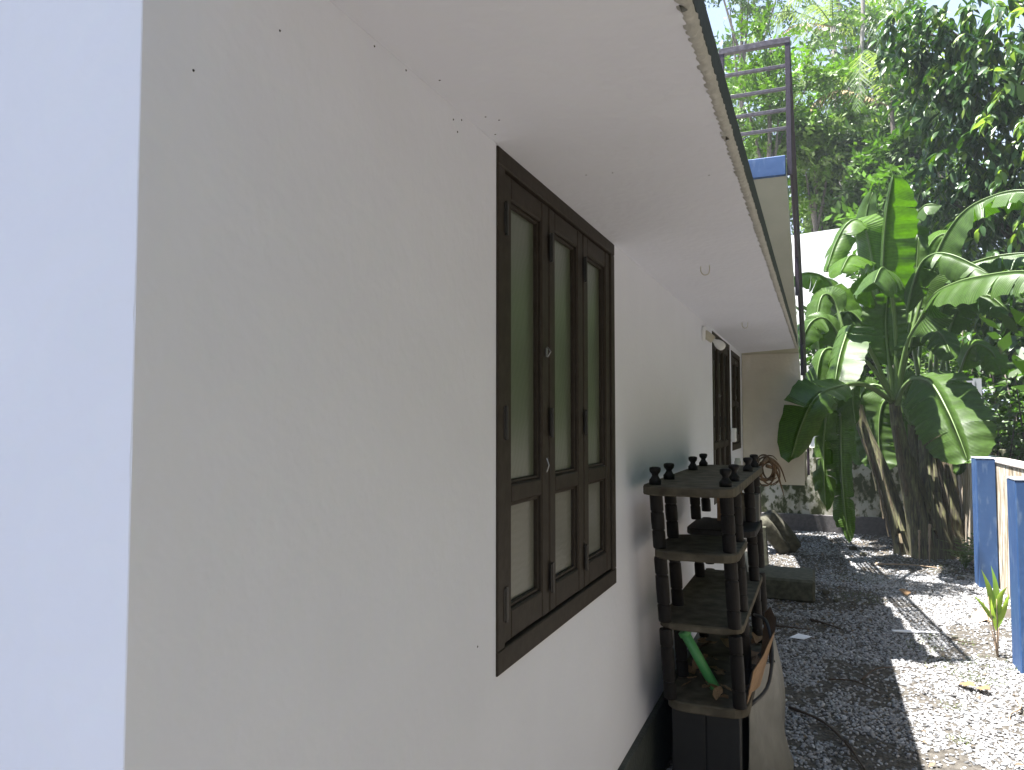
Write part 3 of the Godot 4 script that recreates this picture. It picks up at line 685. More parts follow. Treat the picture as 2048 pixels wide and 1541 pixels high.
func wall_with_holes(mb: MB, x: float, t0: float, t1: float, h0: float, h1: float, holes: Array, depth: float):
	var ts := [t0, t1]
	var hs := [h0, h1]
	for o in holes:
		ts.append_array([o[0], o[1]])
		hs.append_array([o[2], o[3]])
	ts.sort()
	hs.sort()
	for i in ts.size() - 1:
		for j in hs.size() - 1:
			if ts[i + 1] - ts[i] < 1e-5 or hs[j + 1] - hs[j] < 1e-5: continue
			var ct: float = (ts[i] + ts[i + 1]) * 0.5
			var ch: float = (hs[j] + hs[j + 1]) * 0.5
			var inside := false
			for o in holes:
				if ct > o[0] and ct < o[1] and ch > o[2] and ch < o[3]: inside = true
			if inside: continue
			for s in [0.0, depth]:
				mb.quad(Vector3(x - s, hs[j], -ts[i]), Vector3(x - s, hs[j], -ts[i + 1]), Vector3(x - s, hs[j + 1], -ts[i + 1]), Vector3(x - s, hs[j + 1], -ts[i]), Vector3.RIGHT if s == 0.0 else Vector3.LEFT)
	for o in holes + [[t0, t1, h0, h1]]:
		var sg := -1.0 if o == [t0, t1, h0, h1] else 1.0
		for q in [[o[0], o[2], o[0], o[3], Vector3(0, 0, -1)], [o[1], o[2], o[1], o[3], Vector3(0, 0, 1)], [o[0], o[2], o[1], o[2], Vector3.UP], [o[0], o[3], o[1], o[3], Vector3.DOWN]]:
			mb.quad(Vector3(x, q[1], -q[0]), Vector3(x - depth, q[1], -q[0]), Vector3(x - depth, q[3], -q[2]), Vector3(x, q[3], -q[2]), q[4] * sg)

func bar(mb: MB, x0: float, x1: float, h0: float, h1: float, t0: float, t1: float, ch := 0.003):
	mb.cbox(Vector3((x0 + x1) / 2, (h0 + h1) / 2, -(t0 + t1) / 2), Vector3(absf(x1 - x0), absf(h1 - h0), absf(t1 - t0)), ch)

func window(t0: float, t1: float, h0: float, h1: float, count: int, label: String):
	var w := base("window", Vector3.ZERO, home)
	w.set_meta("label", label)
	var xf := WX + 0.006
	var f := MB.new()
	bar(f, xf - 0.09, xf, h1 - 0.045, h1, t0, t1)
	bar(f, xf - 0.09, xf, h0, h0 + 0.057, t0, t1)
	bar(f, xf - 0.09, xf - 0.0005, h0 + 0.0565, h1 - 0.0445, t0, t0 + 0.045)
	bar(f, xf - 0.09, xf - 0.0005, h0 + 0.0565, h1 - 0.0445, t1 - 0.05, t1)
	var a := t0 + 0.045
	var b := t1 - 0.05
	var span := (b - a) / count
	for k in range(1, count):
		bar(f, xf - 0.09, xf - 0.022, h0 + 0.0565, h1 - 0.0445, a + span * k - 0.014, a + span * k + 0.014)
	put("frame", f, M.window_wood, w)
	var xs := xf - 0.007
	for k in count:
		var s0 := a + span * k + 0.003
		var s1 := a + span * (k + 1) - 0.003
		var lo := h0 + 0.060
		var hi := h1 - 0.048
		var mid := h0 + 0.421
		var s := MB.new()
		bar(s, xs - 0.036, xs, lo, hi, s0, s0 + 0.054, 0.005)
		bar(s, xs - 0.036, xs, lo, hi, s1 - 0.056, s1, 0.005)
		bar(s, xs - 0.036, xs - 0.0008, hi - 0.06, hi - 0.0005, s0 + 0.053, s1 - 0.055, 0.005)
		bar(s, xs - 0.036, xs - 0.0008, lo + 0.0005, lo + 0.075, s0 + 0.053, s1 - 0.055, 0.005)
		bar(s, xs - 0.036, xs - 0.0008, mid - 0.024, mid + 0.024, s0 + 0.053, s1 - 0.055, 0.005)
		# glazing beads, a step back from the sash face
		for o in [[lo + 0.075, mid - 0.024], [mid + 0.024, hi - 0.06]]:
			bar(s, xs - 0.036, xs - 0.011, o[0] - 0.001, o[1] + 0.001, s0 + 0.0535, s0 + 0.0625, 0.003)
			bar(s, xs - 0.036, xs - 0.011, o[0] - 0.001, o[1] + 0.001, s1 - 0.0645, s1 - 0.0555, 0.003)
			bar(s, xs - 0.036, xs - 0.0115, o[0] - 0.0008, o[0] + 0.009, s0 + 0.062, s1 - 0.064, 0.003)
			bar(s, xs - 0.036, xs - 0.0115, o[1] - 0.009, o[1] + 0.0008, s0 + 0.062, s1 - 0.064, 0.003)
		put("sash", s, M.window_wood, w)
		var p := MB.new()
		bar(p, xs - 0.028, xs - 0.023, mid + 0.03, hi - 0.066, s0 + 0.058, s1 - 0.060, 0.0)
		put("pane", p, M.glass, w)
		var q := MB.new()
		bar(q, xs - 0.028, xs - 0.023, lo + 0.08, mid - 0.03, s0 + 0.058, s1 - 0.060, 0.0)
		put("pane", q, M.glass_horizontal, w)
		for hh in [h0 + 0.16, h0 + 0.60, h1 - 0.17]:
			var hg := MB.new(false)
			hg.tube([Vector3(xf + 0.002, hh - 0.042, -s0 + 0.002), Vector3(xf + 0.002, hh + 0.042, -s0 + 0.002)], [0.0045, 0.0045], 8)
			hg.cbox(Vector3(xf + 0.0005, hh, -s0), Vector3(0.003, 0.078, 0.026), 0.0008)
			put("hinge", hg, M.hinge, w)
	# latches at the free edge of the first sash
	var l := MB.new()
	var st := a + span - 0.03
	l.cbox(Vector3(xs + 0.004, h0 + 0.80, -st), Vector3(0.004, 0.026, 0.010), 0.001)
	l.tube([Vector3(xs + 0.006, h0 + 0.815, -st), Vector3(xs + 0.02, h0 + 0.80, -st + 0.012), Vector3(xs + 0.012, h0 + 0.785, -st + 0.016)], [0.002, 0.002, 0.0015], 6)
	put("latch", l, M.steel, w)
	var l2 := MB.new()
	l2.tube([Vector3(xs + 0.003, h0 + 0.50, -st), Vector3(xs + 0.010, h0 + 0.48, -st), Vector3(xs + 0.003, h0 + 0.46, -st)], [0.0018, 0.0018, 0.0018], 6)
	put("latch", l2, M.steel, w)

func house():
	home = base("house", Vector3(-0.72, 0, 0))
	home.position = Vector3.ZERO
	tag(home, "white rendered house with brown shuttered windows under a flat sunshade", "house")
	var wins := [[1.652, 2.768, 1.016, 2.294], [5.60, 6.70, 1.016, 2.28], [6.86, 7.60, 1.36, 2.25]]
	var mb := MB.new()
	wall_with_holes(mb, WX, CORNER + 0.0012, 7.90, 0.0, 3.31, wins, 0.2)
	put("wall", mb, M.white_wall, home)
	# front facade; its plaster corner with the long wall is slightly chipped
	mb = MB.new()
	var ft := CORNER
	var pv := []
	for i in 166:
		var h := i * 0.02
		var d := rng.randf_range(-0.0003, 0.0003)
		for c in [[1.74, 0.003], [1.57, 0.0025], [1.20, 0.003]]:
			if absf(h - c[0]) < 0.02: d += c[1] * rng.randf_range(0.4, 1.0)
		pv.append([Vector3(WX - d, h, -ft - 0.0012), Vector3(WX - 0.0012 - d, h, -ft), Vector3(WX - 0.03, h, -ft)])
	for i in 165:
		mb.quad(pv[i][0], pv[i + 1][0], pv[i + 1][1], pv[i][1], Vector3(1, 0, 1))
		mb.quad(pv[i][1], pv[i + 1][1], pv[i + 1][2], pv[i][2], Vector3(0, 0, 1))
	mb.quad(Vector3(WX - 0.03, 0, -ft), Vector3(WX - 0.03, 3.3, -ft), Vector3(-7.2, 3.3, -ft), Vector3(-7.2, 0, -ft), Vector3(0, 0, 1))
	mb.quad(Vector3(WX - 0.21, 0, -ft - 0.2), Vector3(WX - 0.21, 3.3, -ft - 0.2), Vector3(-7.0, 3.3, -ft - 0.2), Vector3(-7.0, 0, -ft - 0.2), Vector3(0, 0, -1))
	put("facade", mb, M.white_wall, home)
	mb = MB.new()
	mb.box(Vector3(-7.0, 0, -7.9), Vector3(-0.921, 3.3, -7.72))
	put("end_wall", mb, M.white_wall, home)
	mb = MB.new()
	mb.box(Vector3(-7.2, 0, -7.9), Vector3(-7.002, 3.3, -CORNER - 0.002))
	put("rear_wall", mb, M.white_wall, home)
	mb = MB.new()
	mb.box(Vector3(-7.3, 3.312, -5.36), Vector3(-0.50, 3.43, -CORNER + 0.40))
	mb.box(Vector3(-7.3, 3.312, -8.1), Vector3(-0.725, 3.43, -5.362))
	put("roof", mb, M.concrete_top, home)
	mb = MB.new()
	mb.cbox(Vector3(-0.7125, 0.1635, -4.24), Vector3(0.035, 0.327, 7.22), 0.004)
	put("plinth", mb, M.plinth, home)
	# sunshade
	var sun := base("sunshade", Vector3.ZERO, home)
	mb = MB.new()
	var a0 := CORNER + 0.002
	var a1 := 7.80
	var sec := [Vector2(WX + 0.0005, 2.298), Vector2(-0.206, 2.324), Vector2(-0.206, 2.395), Vector2(WX + 0.0005, 2.43)]
	for i in 4:
		var p: Vector2 = sec[i]
		var q: Vector2 = sec[(i + 1) % 4]
		mb.quad(Vector3(p.x, p.y, -a0), Vector3(q.x, q.y, -a0), Vector3(q.x, q.y, -a1), Vector3(p.x, p.y, -a1), Vector3((p.x + q.x) / 2 + 0.46, (p.y + q.y) / 2 - 2.36, 0))
	for e in [a0, a1]:
		mb.quad(Vector3(sec[0].x, sec[0].y, -e), Vector3(sec[1].x, sec[1].y, -e), Vector3(sec[2].x, sec[2].y, -e), Vector3(sec[3].x, sec[3].y, -e), Vector3(0, 0, 1 if e == a0 else -1))
	put("slab", mb, M.soffit, sun)
	mb = MB.new()
	mb.cbox(Vector3(-0.1965, 2.374, -(a0 + a1) / 2), Vector3(0.018, 0.078, a1 - a0), 0.003)
	put("fascia", mb, M.fascia, sun)
	# uneven ridge of mortar squeezed out under the fascia
	mb = MB.new(true)
	var prev := []
	var t := 0.64
	var r := 0.012
	var tooth := 0.0
	while t < a1 - 0.02:
		tooth -= rng.randf_range(0.12, 0.38)
		if tooth <= 0.0:
			tooth = 1.0
			r = rng.randf_range(0.003, 0.009) * (1.0 if t < 4.8 else 0.75)
			if rng.randf() < 0.12: r *= 0.5
		var ring := []
		for k in 7:
			var a := PI * (0.93 + 1.02 * k / 6.0)
			var rr: float = 0.0145 + (r * tooth * tooth - 0.002) * [0.0, 0.25, 0.75, 1.0, 1.0, 0.8, 0.5][k]
			ring.append(Vector3(-0.2035 + cos(a) * rr * 0.95 + 0.003, 2.3345 + sin(a) * rr, -t - 0.022 * sin(PI * k / 6.0)))
		if prev:
			for k in 6:
				mb.quad(prev[k], prev[k + 1], ring[k + 1], ring[k], (ring[k] + ring[k + 1]) * 0.5 - Vector3(-0.2035, 2.345, -t))
		prev = ring
		t += rng.randf_range(0.0045, 0.0075) * (1.0 + t * 0.09)
	put("mortar_ridge", mb, M.mortar, sun)
	window(wins[0][0], wins[0][1], wins[0][2], wins[0][3], 3, "large brown window with three closed glazed shutters")
	window(wins[1][0], wins[1][1], wins[1][2], wins[1][3], 3, "farther brown window above the dusty rack")
	window(wins[2][0], wins[2][1], wins[2][2], wins[2][3], 2, "small brown window next to the staircase wall")
	# insect dirt on wall and soffit
	for q in [[-.72, 2.19, .86], [-.72, 2.06, .70], [-.72, 2.285, 1.11], [-.72, 2.29, 1.22], [-.72, 2.27, 1.42], [-.72, 2.284, 1.46], [-.72, 2.25, 1.44], [-.72, 1.115, 1.55], [-.72, .99, .645]]:
		var sp := MB.new(true)
		sp.lathe([[0, 0.0012 + 0.0009 * minf(q[2], 1.5)], [0.0012, 0.0012]], Vector3(q[0], q[1], -q[2]), Vector3.RIGHT, 7)
		put("dirt_speck", sp, M.speck, home)
	for q in [[-.69, 1.30], [-.68, 1.50], [-.66, 1.53], [-.70, 1.60], [-.52, 2.0], [-.59, 1.98], [-.28, 2.16], [-.43, 3.7], [-.38, 4.3]]:
		var sp := MB.new(true)
		sp.lathe([[0, 0.0032], [0.002, 0.002]], Vector3(q[0], 2.2995 + (q[0] + 0.72) * 0.0505, -q[1]), Vector3.DOWN, 7)
		put("dirt_speck", sp, M.speck, home)
	for q in [[-0.462, 3.39], [-0.474, 5.44]]:
		var hk := MB.new(true)
		var y: float = 2.3 + (q[0] + 0.72) * 0.0505
		hk.tube(curve([Vector3(q[0] - 0.018, y, -q[1]), Vector3(q[0] - 0.018, y - 0.025, -q[1]), Vector3(q[0] - 0.004, y - 0.042, -q[1]), Vector3(q[0] + 0.016, y - 0.035, -q[1]), Vector3(q[0] + 0.02, y, -q[1])], 14), range(14).map(func(_i): return 0.0022), 6)
		put("hook", hk, M.socket, home)
	# bulb holder on the wall
	var lamp := base("wall_lamp", Vector3(WX, 2.21, -5.12))
	tag(lamp, "small white bulb in an angled holder high on the house wall", "lamp")
	mb = MB.new(true)
	mb.lathe([[0, .05], [.012, .05], [.02, .044], [.024, .03]], Vector3.ZERO, Vector3.RIGHT, 20)
	put("back_plate", mb, M.white_plastic, lamp)
	var ax := Vector3(.75, -.62, -.1).normalized()
	mb = MB.new(true)
	mb.lathe([[0, .026], [.03, .028], [.07, .026], [.075, .022]], Vector3(.012, 0.0, 0), ax, 16)
	put("socket", mb, M.socket, lamp)
	mb = MB.new(true)
	mb.lathe([[0, .014], [.015, .015], [.035, .026], [.06, .031], [.08, .028], [.092, .017], [.095, .002]], Vector3(.012, 0, 0) + ax * .072, ax, 18)
	put("bulb", mb, M.bulb_glass, lamp)
	var jb := base("switch_box", Vector3(WX + 0.02, 1.50, -6.80))
	tag(jb, "small white switch box on the strip of wall between two windows", "switch box")
	mb = MB.new()
	mb.cbox(Vector3.ZERO, Vector3(0.04, 0.12, 0.11), 0.006)
	put("case", mb, M.white_plastic, jb)
	mb = MB.new()
	mb.cbox(Vector3(0.0215, 0, 0), Vector3(0.004, 0.06, 0.05), 0.002)
	put("plate", mb, M.bulb_glass, jb)
	# waste pipe with its elbow
	var pp := base("waste_pipe", Vector3(WX + 0.05, 0, -6.79))
	tag(pp, "grey plastic waste pipe running down the wall behind the rack", "pipe")
	mb = MB.new(true)
	mb.tube(curve([Vector3(0, 1.30, 0), Vector3(0, .8, 0), Vector3(0, .55, 0), Vector3(.06, .46, .02), Vector3(.09, .36, .03), Vector3(.09, .02, .03)], 26), range(26).map(func(_i): return 0.024), 12)
	put("pipe", mb, M.pvc, pp)
	for y in [1.25, .62]:
		mb = MB.new(true)
		mb.lathe([[0, .029], [.05, .029]], Vector3(0, y - .025, 0), Vector3.UP, 14)
		put("collar", mb, M.pvc, pp)

# ------------------------------------------------------------------ outside stair
func stair():
	var s := base("staircase", Vector3.ZERO, home)
	var x0 := WX + 0.004
	var x1 := -0.185
	var under := func(t: float) -> float: return 3.30 - 0.42 * (t - 5.40)
	var mb := MB.new()
	mb.quad(Vector3(x0, 3.30, -5.4), Vector3(x1, 3.30, -5.4), Vector3(x1, under.call(11.4), -11.4), Vector3(x0, under.call(11.4), -11.4), Vector3(0, -1, 0))
	for x in [x0, x1]:
		mb.quad(Vector3(x, 3.30, -5.4), Vector3(x, 3.428, -5.4), Vector3(x, under.call(11.4) + 0.128, -11.4), Vector3(x, under.call(11.4), -11.4), Vector3(1 if x == x1 else -1, 0, 0))
	mb.quad(Vector3(x0, 0.78, -11.4), Vector3(x1, 0.78, -11.4), Vector3(x1, 0.908, -11.4), Vector3(x0, 0.908, -11.4), Vector3(0, 0, -1))
	mb.quad(Vector3(x0, 3.30, -5.4), Vector3(x1, 3.30, -5.4), Vector3(x1, 3.428, -5.4), Vector3(x0, 3.428, -5.4), Vector3(0, 0, 1))
	mb.quad(Vector3(x0, 3.428, -5.4), Vector3(x1, 3.428, -5.4), Vector3(x1, under.call(11.4) + 0.128, -11.4), Vector3(x0, under.call(11.4) + 0.128, -11.4), Vector3(0, 1, 0))
	put("flight", mb, M.stair_soffit, s)
	for i in 14:
		var t := 5.42 + i * 0.4
		var st := MB.new()
		var top: float = under.call(t) + 0.128
		var xa := x0 + 0.005
		var xb := x1 - 0.005
		var low: float = under.call(t + 0.398) + 0.1285
		st.quad(Vector3(xa, top + 0.0005, -t), Vector3(xb, top + 0.0005, -t), Vector3(xb, top + 0.0005, -t - 0.398), Vector3(xa, top + 0.0005, -t - 0.398), Vector3.UP)
		st.quad(Vector3(xa, low, -t - 0.398), Vector3(xb, low, -t - 0.398), Vector3(xb, top + 0.0005, -t - 0.398), Vector3(xa, top + 0.0005, -t - 0.398), Vector3(0, 0, -1))
		for x in [xa, xb]:
			st.tri(Vector3(x, top + 0.0005, -t), Vector3(x, top + 0.0005, -t - 0.398), Vector3(x, low, -t - 0.398), Vector3(1 if x == xb else -1, 0, 0))
		put("step", st, M.concrete_top, s)
	mb = MB.new()
	mb.cbox(Vector3(-0.3415, 3.366, -5.378), Vector3(0.312, 0.135, 0.038), 0.004)
	put("landing_edge", mb, M.blue_paint, s)
	mb = MB.new()
	mb.box(Vector3(x0, 1.84, -7.90), Vector3(-0.178, 2.285, -7.805))
	mb.box(Vector3(x0, 1.0, -7.90), Vector3(-0.15, 1.839, -7.815))
	put("side_wall", mb, M.cream_wall, s)
	# railing
	var rl := base("stair_railing", Vector3(-0.16, 3.43, -5.42))
	tag(rl, "dark purple steel railing of the outside staircase above the sunshade", "railing")
	var o := Vector3(-0.16, 3.43, -5.42)
	var hs := [3.64, 3.77, 3.92, 4.08, 4.255]
	for i in 5:
		var t := 5.42 + i * 1.45
		var y: float = under.call(t)
		mb = MB.new()
		mb.cbox(Vector3(-0.162, y + 0.50, -t) - o, Vector3(0.034, 0.96, 0.034), 0.003)
		put("post", mb, M.purple_steel, rl)
	mb = MB.new()
	mb.cbox(Vector3(-0.605, 3.85, -5.42) - o, Vector3(0.034, 0.84, 0.034), 0.003)
	put("post", mb, M.purple_steel, rl)
	for k in 5:
		var th := 0.042 if k == 4 else 0.022
		mb = MB.new()
		mb.cbox(Vector3(-0.383, hs[k], -5.42) - o, Vector3(0.412 if k < 4 else 0.478, th, 0.024 if k < 4 else 0.04), 0.002)
		put("rail", mb, M.worn_steel, rl)
		mb = MB.new()
		var ang := atan(0.42)
		var ln := 5.80 / cos(ang)
		mb.cbox(Vector3(-0.162, hs[k] - 0.42 * 2.92, -5.42 - 2.92) - o, Vector3(0.022 if k < 4 else 0.036, th, ln), 0.002, Basis(Vector3.RIGHT, -ang))
		put("rail", mb, M.purple_steel, rl)

# ------------------------------------------------------------------ yard walls
func pillar(x0: float, x1: float, t0: float, t1: float, h: float, label: String):
	var p := base("gate_pillar", Vector3((x0 + x1) / 2, 0, -(t0 + t1) / 2))
	tag(p, label, "pillar", "blue pillars of the yard wall")
	var o := p.position
	var mb := MB.new()
	mb.cbox(Vector3(0, h / 2, 0), Vector3(x1 - x0, h, t1 - t0), 0.006)
	put("shaft", mb, M.blue_paint, p)
	mb = MB.new()
	mb.cbox(Vector3(0, h + 0.0075, 0), Vector3(x1 - x0 + 0.004, 0.013, t1 - t0 + 0.004), 0.003)
	put("cap", mb, M.blue_edge, p)

func wall_run(called: String, label: String, x0: float, x1: float, t0: float, t1: float, h: float, m: Material, cop := true):
	var w := base(called, Vector3((x0 + x1) / 2, 0, -(t0 + t1) / 2))
	tag(w, label, "wall")
	var mb := MB.new()
	mb.cbox(Vector3(0, h / 2, 0), Vector3(x1 - x0, h, t1 - t0), 0.006)
	put("masonry", mb, m, w)
	if cop:
		mb = MB.new()
		mb.cbox(Vector3(0, h + 0.016, 0), Vector3(x1 - x0 + 0.02, 0.03, t1 - t0), 0.006)
		put("coping", mb, M.coping, w)
	return w

func walls():
	pillar(1.158, 1.43, 5.74, 5.98, 1.235, "nearer blue painted wall pillar at the right edge")
	pillar(1.405, 1.570, 8.56, 8.80, 1.25, "farther blue painted pillar beside the banana clump")
	wall_run("yard_wall", "brown streaked masonry wall between the two blue pillars", 1.578, 1.74, 5.75, 11.93, 1.215, M.stained_wall)
	wall_run("yard_wall", "stained masonry wall running on towards the camera from the nearer pillar", 1.43, 1.60, -4.0, 5.735, 1.215, M.stained_wall)
	var w: Node3D = wall_run("boundary_wall", "mossy low wall closing the end of the passage", -2.2, 3.4, 11.96, 12.12, 1.235, M.mossy_wall, false)
	var mb := MB.new()
	mb.cbox(Vector3(0, 0.125, 0.10), Vector3(5.6, 0.25, 0.06), 0.006)
	put("plinth", mb, M.far_plinth, w)
	# grey sheet metal beyond the boundary wall
	for q in [[.20, 1.45, 12.9, 1.62, "low pale metal sheet standing behind the banana stems"], [1.66, 2.17, 12.6, 2.24, "tall grey metal sheet behind the right banana leaf"]]:
		var sh := base("metal_sheet", Vector3((q[0] + q[1]) / 2, 0, -q[2]))
		tag(sh, q[4], "metal sheet")
		mb = MB.new()
		var wd: float = q[1] - q[0]
		var nseg := int(wd / 0.04)
		for i in nseg:
			var xa: float = -wd / 2 + wd * i / nseg
			var xb: float = -wd / 2 + wd * (i + 1) / nseg
			var za := 0.010 if (i / 2) % 2 == 0 else -0.0
			mb.cbox(Vector3((xa + xb) / 2, q[3] / 2, za), Vector3(xb - xa + 0.001, q[3], 0.006), 0.0)
		put("corrugation", mb, M.grey_sheet, sh)
		for e in [-1, 1]:
			mb = MB.new()
			mb.cbox(Vector3(e * (wd / 2 - 0.03), q[3] / 2, -0.04), Vector3(0.05, q[3], 0.05), 0.004)
			put("post", mb, M.bark, sh)
	# neighbour's house far behind
	var nb := base("neighbour_house", Vector3(-1.4, 0, -17.0))
	nb.rotation.y = deg_to_rad(-15)
	tag(nb, "bright white neighbouring house seen behind the banana leaves", "house")
	mb = MB.new()
	mb.box(Vector3(-6, 0, -6), Vector3(2.3, 5.45, 0))
	put("wall", mb, M.neighbour, nb)
	mb = MB.new()
	mb.box(Vector3(-6.0, 5.452, -6.0), Vector3(2.3, 5.55, -0.01))
	put("roof", mb, M.neighbour, nb)
	for q in [[-3.2, 1.2], [-3.2, 4.0], [.4, 1.2]]:
		mb = MB.new()
		mb.cbox(Vector3(q[0], q[1] + .6, 0.02), Vector3(1.3, 1.2, 0.06), 0.01)
		var wi := put("window", mb, M.window_wood, nb)
		for e in [-1, 1]:
			mb = MB.new()
			mb.cbox(Vector3(q[0] + e * .31, q[1] + .6, 0.045), Vector3(.5, 1.0, 0.02), 0.0)
			put("pane", mb, M.glass, wi)

# ------------------------------------------------------------------ rack and what lies about it
func rounded_shelf(x0: float, x1: float, t0: float, t1: float, h: float, th: float, cut: float) -> MB:
	# shelf board with clipped, rounded corners
	var mb := MB.new()
	var pts := []
	for c in [[x0, t0, PI, 1.5 * PI], [x1, t0, 1.5 * PI, TAU], [x1, t1, 0.0, 0.5 * PI], [x0, t1, 0.5 * PI, PI]]:
		var cx: float = c[0] + (cut if c[0] == x0 else -cut)
		var ct: float = c[1] + (cut if c[1] == t0 else -cut)
		for k in 5:
			var a: float = lerpf(c[2], c[3], k / 4.0)
			pts.append(Vector2(cx + cos(a) * cut, ct + sin(a) * cut))
	var cen := Vector2((x0 + x1) / 2, (t0 + t1) / 2)
	var e := 0.006
	var rings := [[h - th, -e], [h - th + e, 0.0], [h - e, 0.0], [h, -e]]
	for i in pts.size():
		var p: Vector2 = pts[i]
		var q: Vector2 = pts[(i + 1) % pts.size()]
		for r in 3:
			var f := func(v: Vector2, k: int) -> Vector3:
				var d = (v - cen).normalized() * rings[k][1]
				return Vector3(v.x + d.x, rings[k][0], -(v.y + d.y))
			mb.quad(f.call(p, r), f.call(q, r), f.call(q, r + 1), f.call(p, r + 1), Vector3((p.x + q.x) / 2 - cen.x, (r - 1.0) * 0.5, -((p.y + q.y) / 2 - cen.y)))
		for k in [0, 3]:
			var dp = (p - cen).normalized() * rings[k][1]
			var dq = (q - cen).normalized() * rings[k][1]
			mb.tri(Vector3(cen.x, rings[k][0], -cen.y), Vector3(p.x + dp.x, rings[k][0], -(p.y + dp.y)), Vector3(q.x + dq.x, rings[k][0], -(q.y + dq.y)), Vector3.DOWN if k == 0 else Vector3.UP)
	return mb

func rack():
	var R := base("display_rack", Vector3(-0.47, 0.45, -3.7))
	tag(R, "dusty black wooden rack with turned posts leaning beside the house wall", "rack")
	var o := R.position
	var top := 1.365
	# the posts lean: lower parts stand farther along the wall
	var lean := func(h: float) -> Vector2: return Vector2((top - h) * 0.03, (top - h) * 0.16)
	var shelves := [[-.665, -.305, 2.93, 4.55, 1.365, .036], [-.645, -.31, 2.97, 3.46, 1.105, .036], [-.645, -.31, 3.86, 4.42, 1.105, .04], [-.655, -.315, 3.02, 4.22, .80, .03], [-.64, -.31, 3.0, 4.3, .475, .04]]
	for i in shelves.size():
		var s = shelves[i]
		var d: Vector2 = lean.call(s[4]) if i != 2 else Vector2(0.0, 0.0)
		if i == 2: s = [-.64, -.30, 3.83, 4.30, 1.085, .034]
		var mb := rounded_shelf(s[0] + d.x - o.x, s[1] + d.x - o.x, s[2] + d.y + o.z, s[3] + d.y + o.z, s[4] - o.y, s[5], .085)
		put("shelf", mb, M.shelf_dust if i != 2 else M.rack_wood, R)
	var levels_front := [1.365, 1.105, .80, .475]
	var levels_rear := [1.365, 1.105, .80, .475]
	for x in [-.62, -.345]:
		for t in [3.03, 3.33, 4.0, 4.38]:
			var levels: Array = levels_front if t < 3.6 else levels_rear
			for k in 3:
				var hi: float = levels[k] - (.036 if k < 2 else .03)
				var lo: float = levels[k + 1] + .0005
				var L := hi - lo
				var a: Vector2 = lean.call(lo)
				var b: Vector2 = lean.call(hi)
				var mb := MB.new(false)
				var prof := [[0, .0245], [.008, .0265], [.068, .0265], [.071, .0235], [.076, .0235], [.079, .0265], [L * .5, .0275]]
				for q in [[L - .079, .0265], [L - .076, .0235], [L - .071, .0235], [L - .068, .0265], [L - .008, .0265], [L, .0245]]:
					prof.append(q)
				mb.lathe(prof, Vector3(x + a.x, lo, -t - a.y) - o, Vector3.UP, 20, Vector3((b.x - a.x) / L, 0, -(b.y - a.y) / L))
				put("post", mb, M.rack_wood, R)
			var f := MB.new(true)
			f.lathe([[0, .024], [.018, .025], [.026, .018], [.036, .0125], [.042, .014], [.05, .021], [.06, .0235], [.068, .022], [.071, .012]], Vector3(x, top + .0005, -t) - o, Vector3.UP, 14)
			put("finial", f, M.rack_wood, R)
	# cabinet below
	var c := base("cabinet", Vector3(-0.465, 0, -3.92))
	tag(c, "low black cabinet under the leaning rack", "cabinet")
	var mb := MB.new()
	mb.cbox(Vector3(0, .21, 0), Vector3(.285, .42, 1.30), .004)
	put("carcass", mb, M.cabinet, c)
	for k in 2:
		mb = MB.new()
		mb.cbox(Vector3(-.071 + .142 * k, .215, .657), Vector3(.136, .38, .012), .003)
		put("door", mb, M.cabinet, c)
	# grey vinyl sheet bulging out along the cabinet's side
	mb = MB.new(true)
	var g := []
	for i in 15:
		var row := []
		var u := i / 14.0
		for j in 10:
			var w := j / 9.0
			var bulge := sin(u * PI) * (0.05 + 0.09 * (1.0 - w)) + 0.02 * sin(w * 5.0 + u * 7.0) * sin(u * PI) + 0.012 * sin(u * 16.0 + w * 2.0)
			row.append(Vector3(-.305 + bulge + .035 * u, .01 + w * (.50 + .03 * sin(u * 9.0)), -(3.30 + u * 1.12)))
		g.append(row)
	for i in 14:
		for j in 9:
			for s in [0.0, -0.003]:
				var d := Vector3(s, 0, 0)
				mb.quad(g[i][j] + d, g[i + 1][j] + d, g[i + 1][j + 1] + d, g[i][j + 1] + d, Vector3.RIGHT if s == 0.0 else Vector3.LEFT)
	var sh := put("vinyl_sheet", mb, M.plastic_sheet)
	tag(sh, "grey vinyl sheet bulging against the side of the black cabinet", "sheet")
	# torn cardboard
	mb = MB.new(true)
	var cb := []
	for i in 8:
		var u := i / 7.0
		cb.append([Vector3(-.30 + .03 * sin(u * 3.0), .47 + .02 * sin(u * 11.0), -(3.22 + u * .75)), Vector3(-.275 + .07 * sin(u * PI), .60 + .11 * sin(u * 2.4) + .02 * sin(u * 23.0), -(3.25 + u * .78))])
	for i in 7:
		for s in [0.0, .004]:
			mb.quad(cb[i][0] + Vector3(s, 0, 0), cb[i + 1][0] + Vector3(s, 0, 0), cb[i + 1][1] + Vector3(s, 0, 0), cb[i][1] + Vector3(s, 0, 0), Vector3.RIGHT if s > 0 else Vector3.LEFT)
	tag(put("cardboard", mb, M.cardboard), "torn brown cardboard standing on the rack's bottom shelf", "cardboard")
	# black strap curling over it
	mb = MB.new(true)
	mb.tube(curve([Vector3(-.32, .66, -3.95), Vector3(-.25, .68, -3.75), Vector3(-.215, .60, -3.55), Vector3(-.23, .48, -3.45), Vector3(-.29, .44, -3.32)], 22), range(22).map(func(_i): return 0.008), 8)
	tag(put("strap", mb, M.black_plastic), "black strap curling over the grey sheet beside the rack", "strap")
	# green pipe
	var gp := base("green_pipe", Vector3(-.52, .50, -3.34))
	tag(gp, "short green plastic pipe leaning on the bottom shelf of the rack", "pipe")
	mb = MB.new(true)
	var pa := Vector3(-.042, .215, .02)
	var pb := Vector3(.085, -.015, .0)
	var dir := (pb - pa)
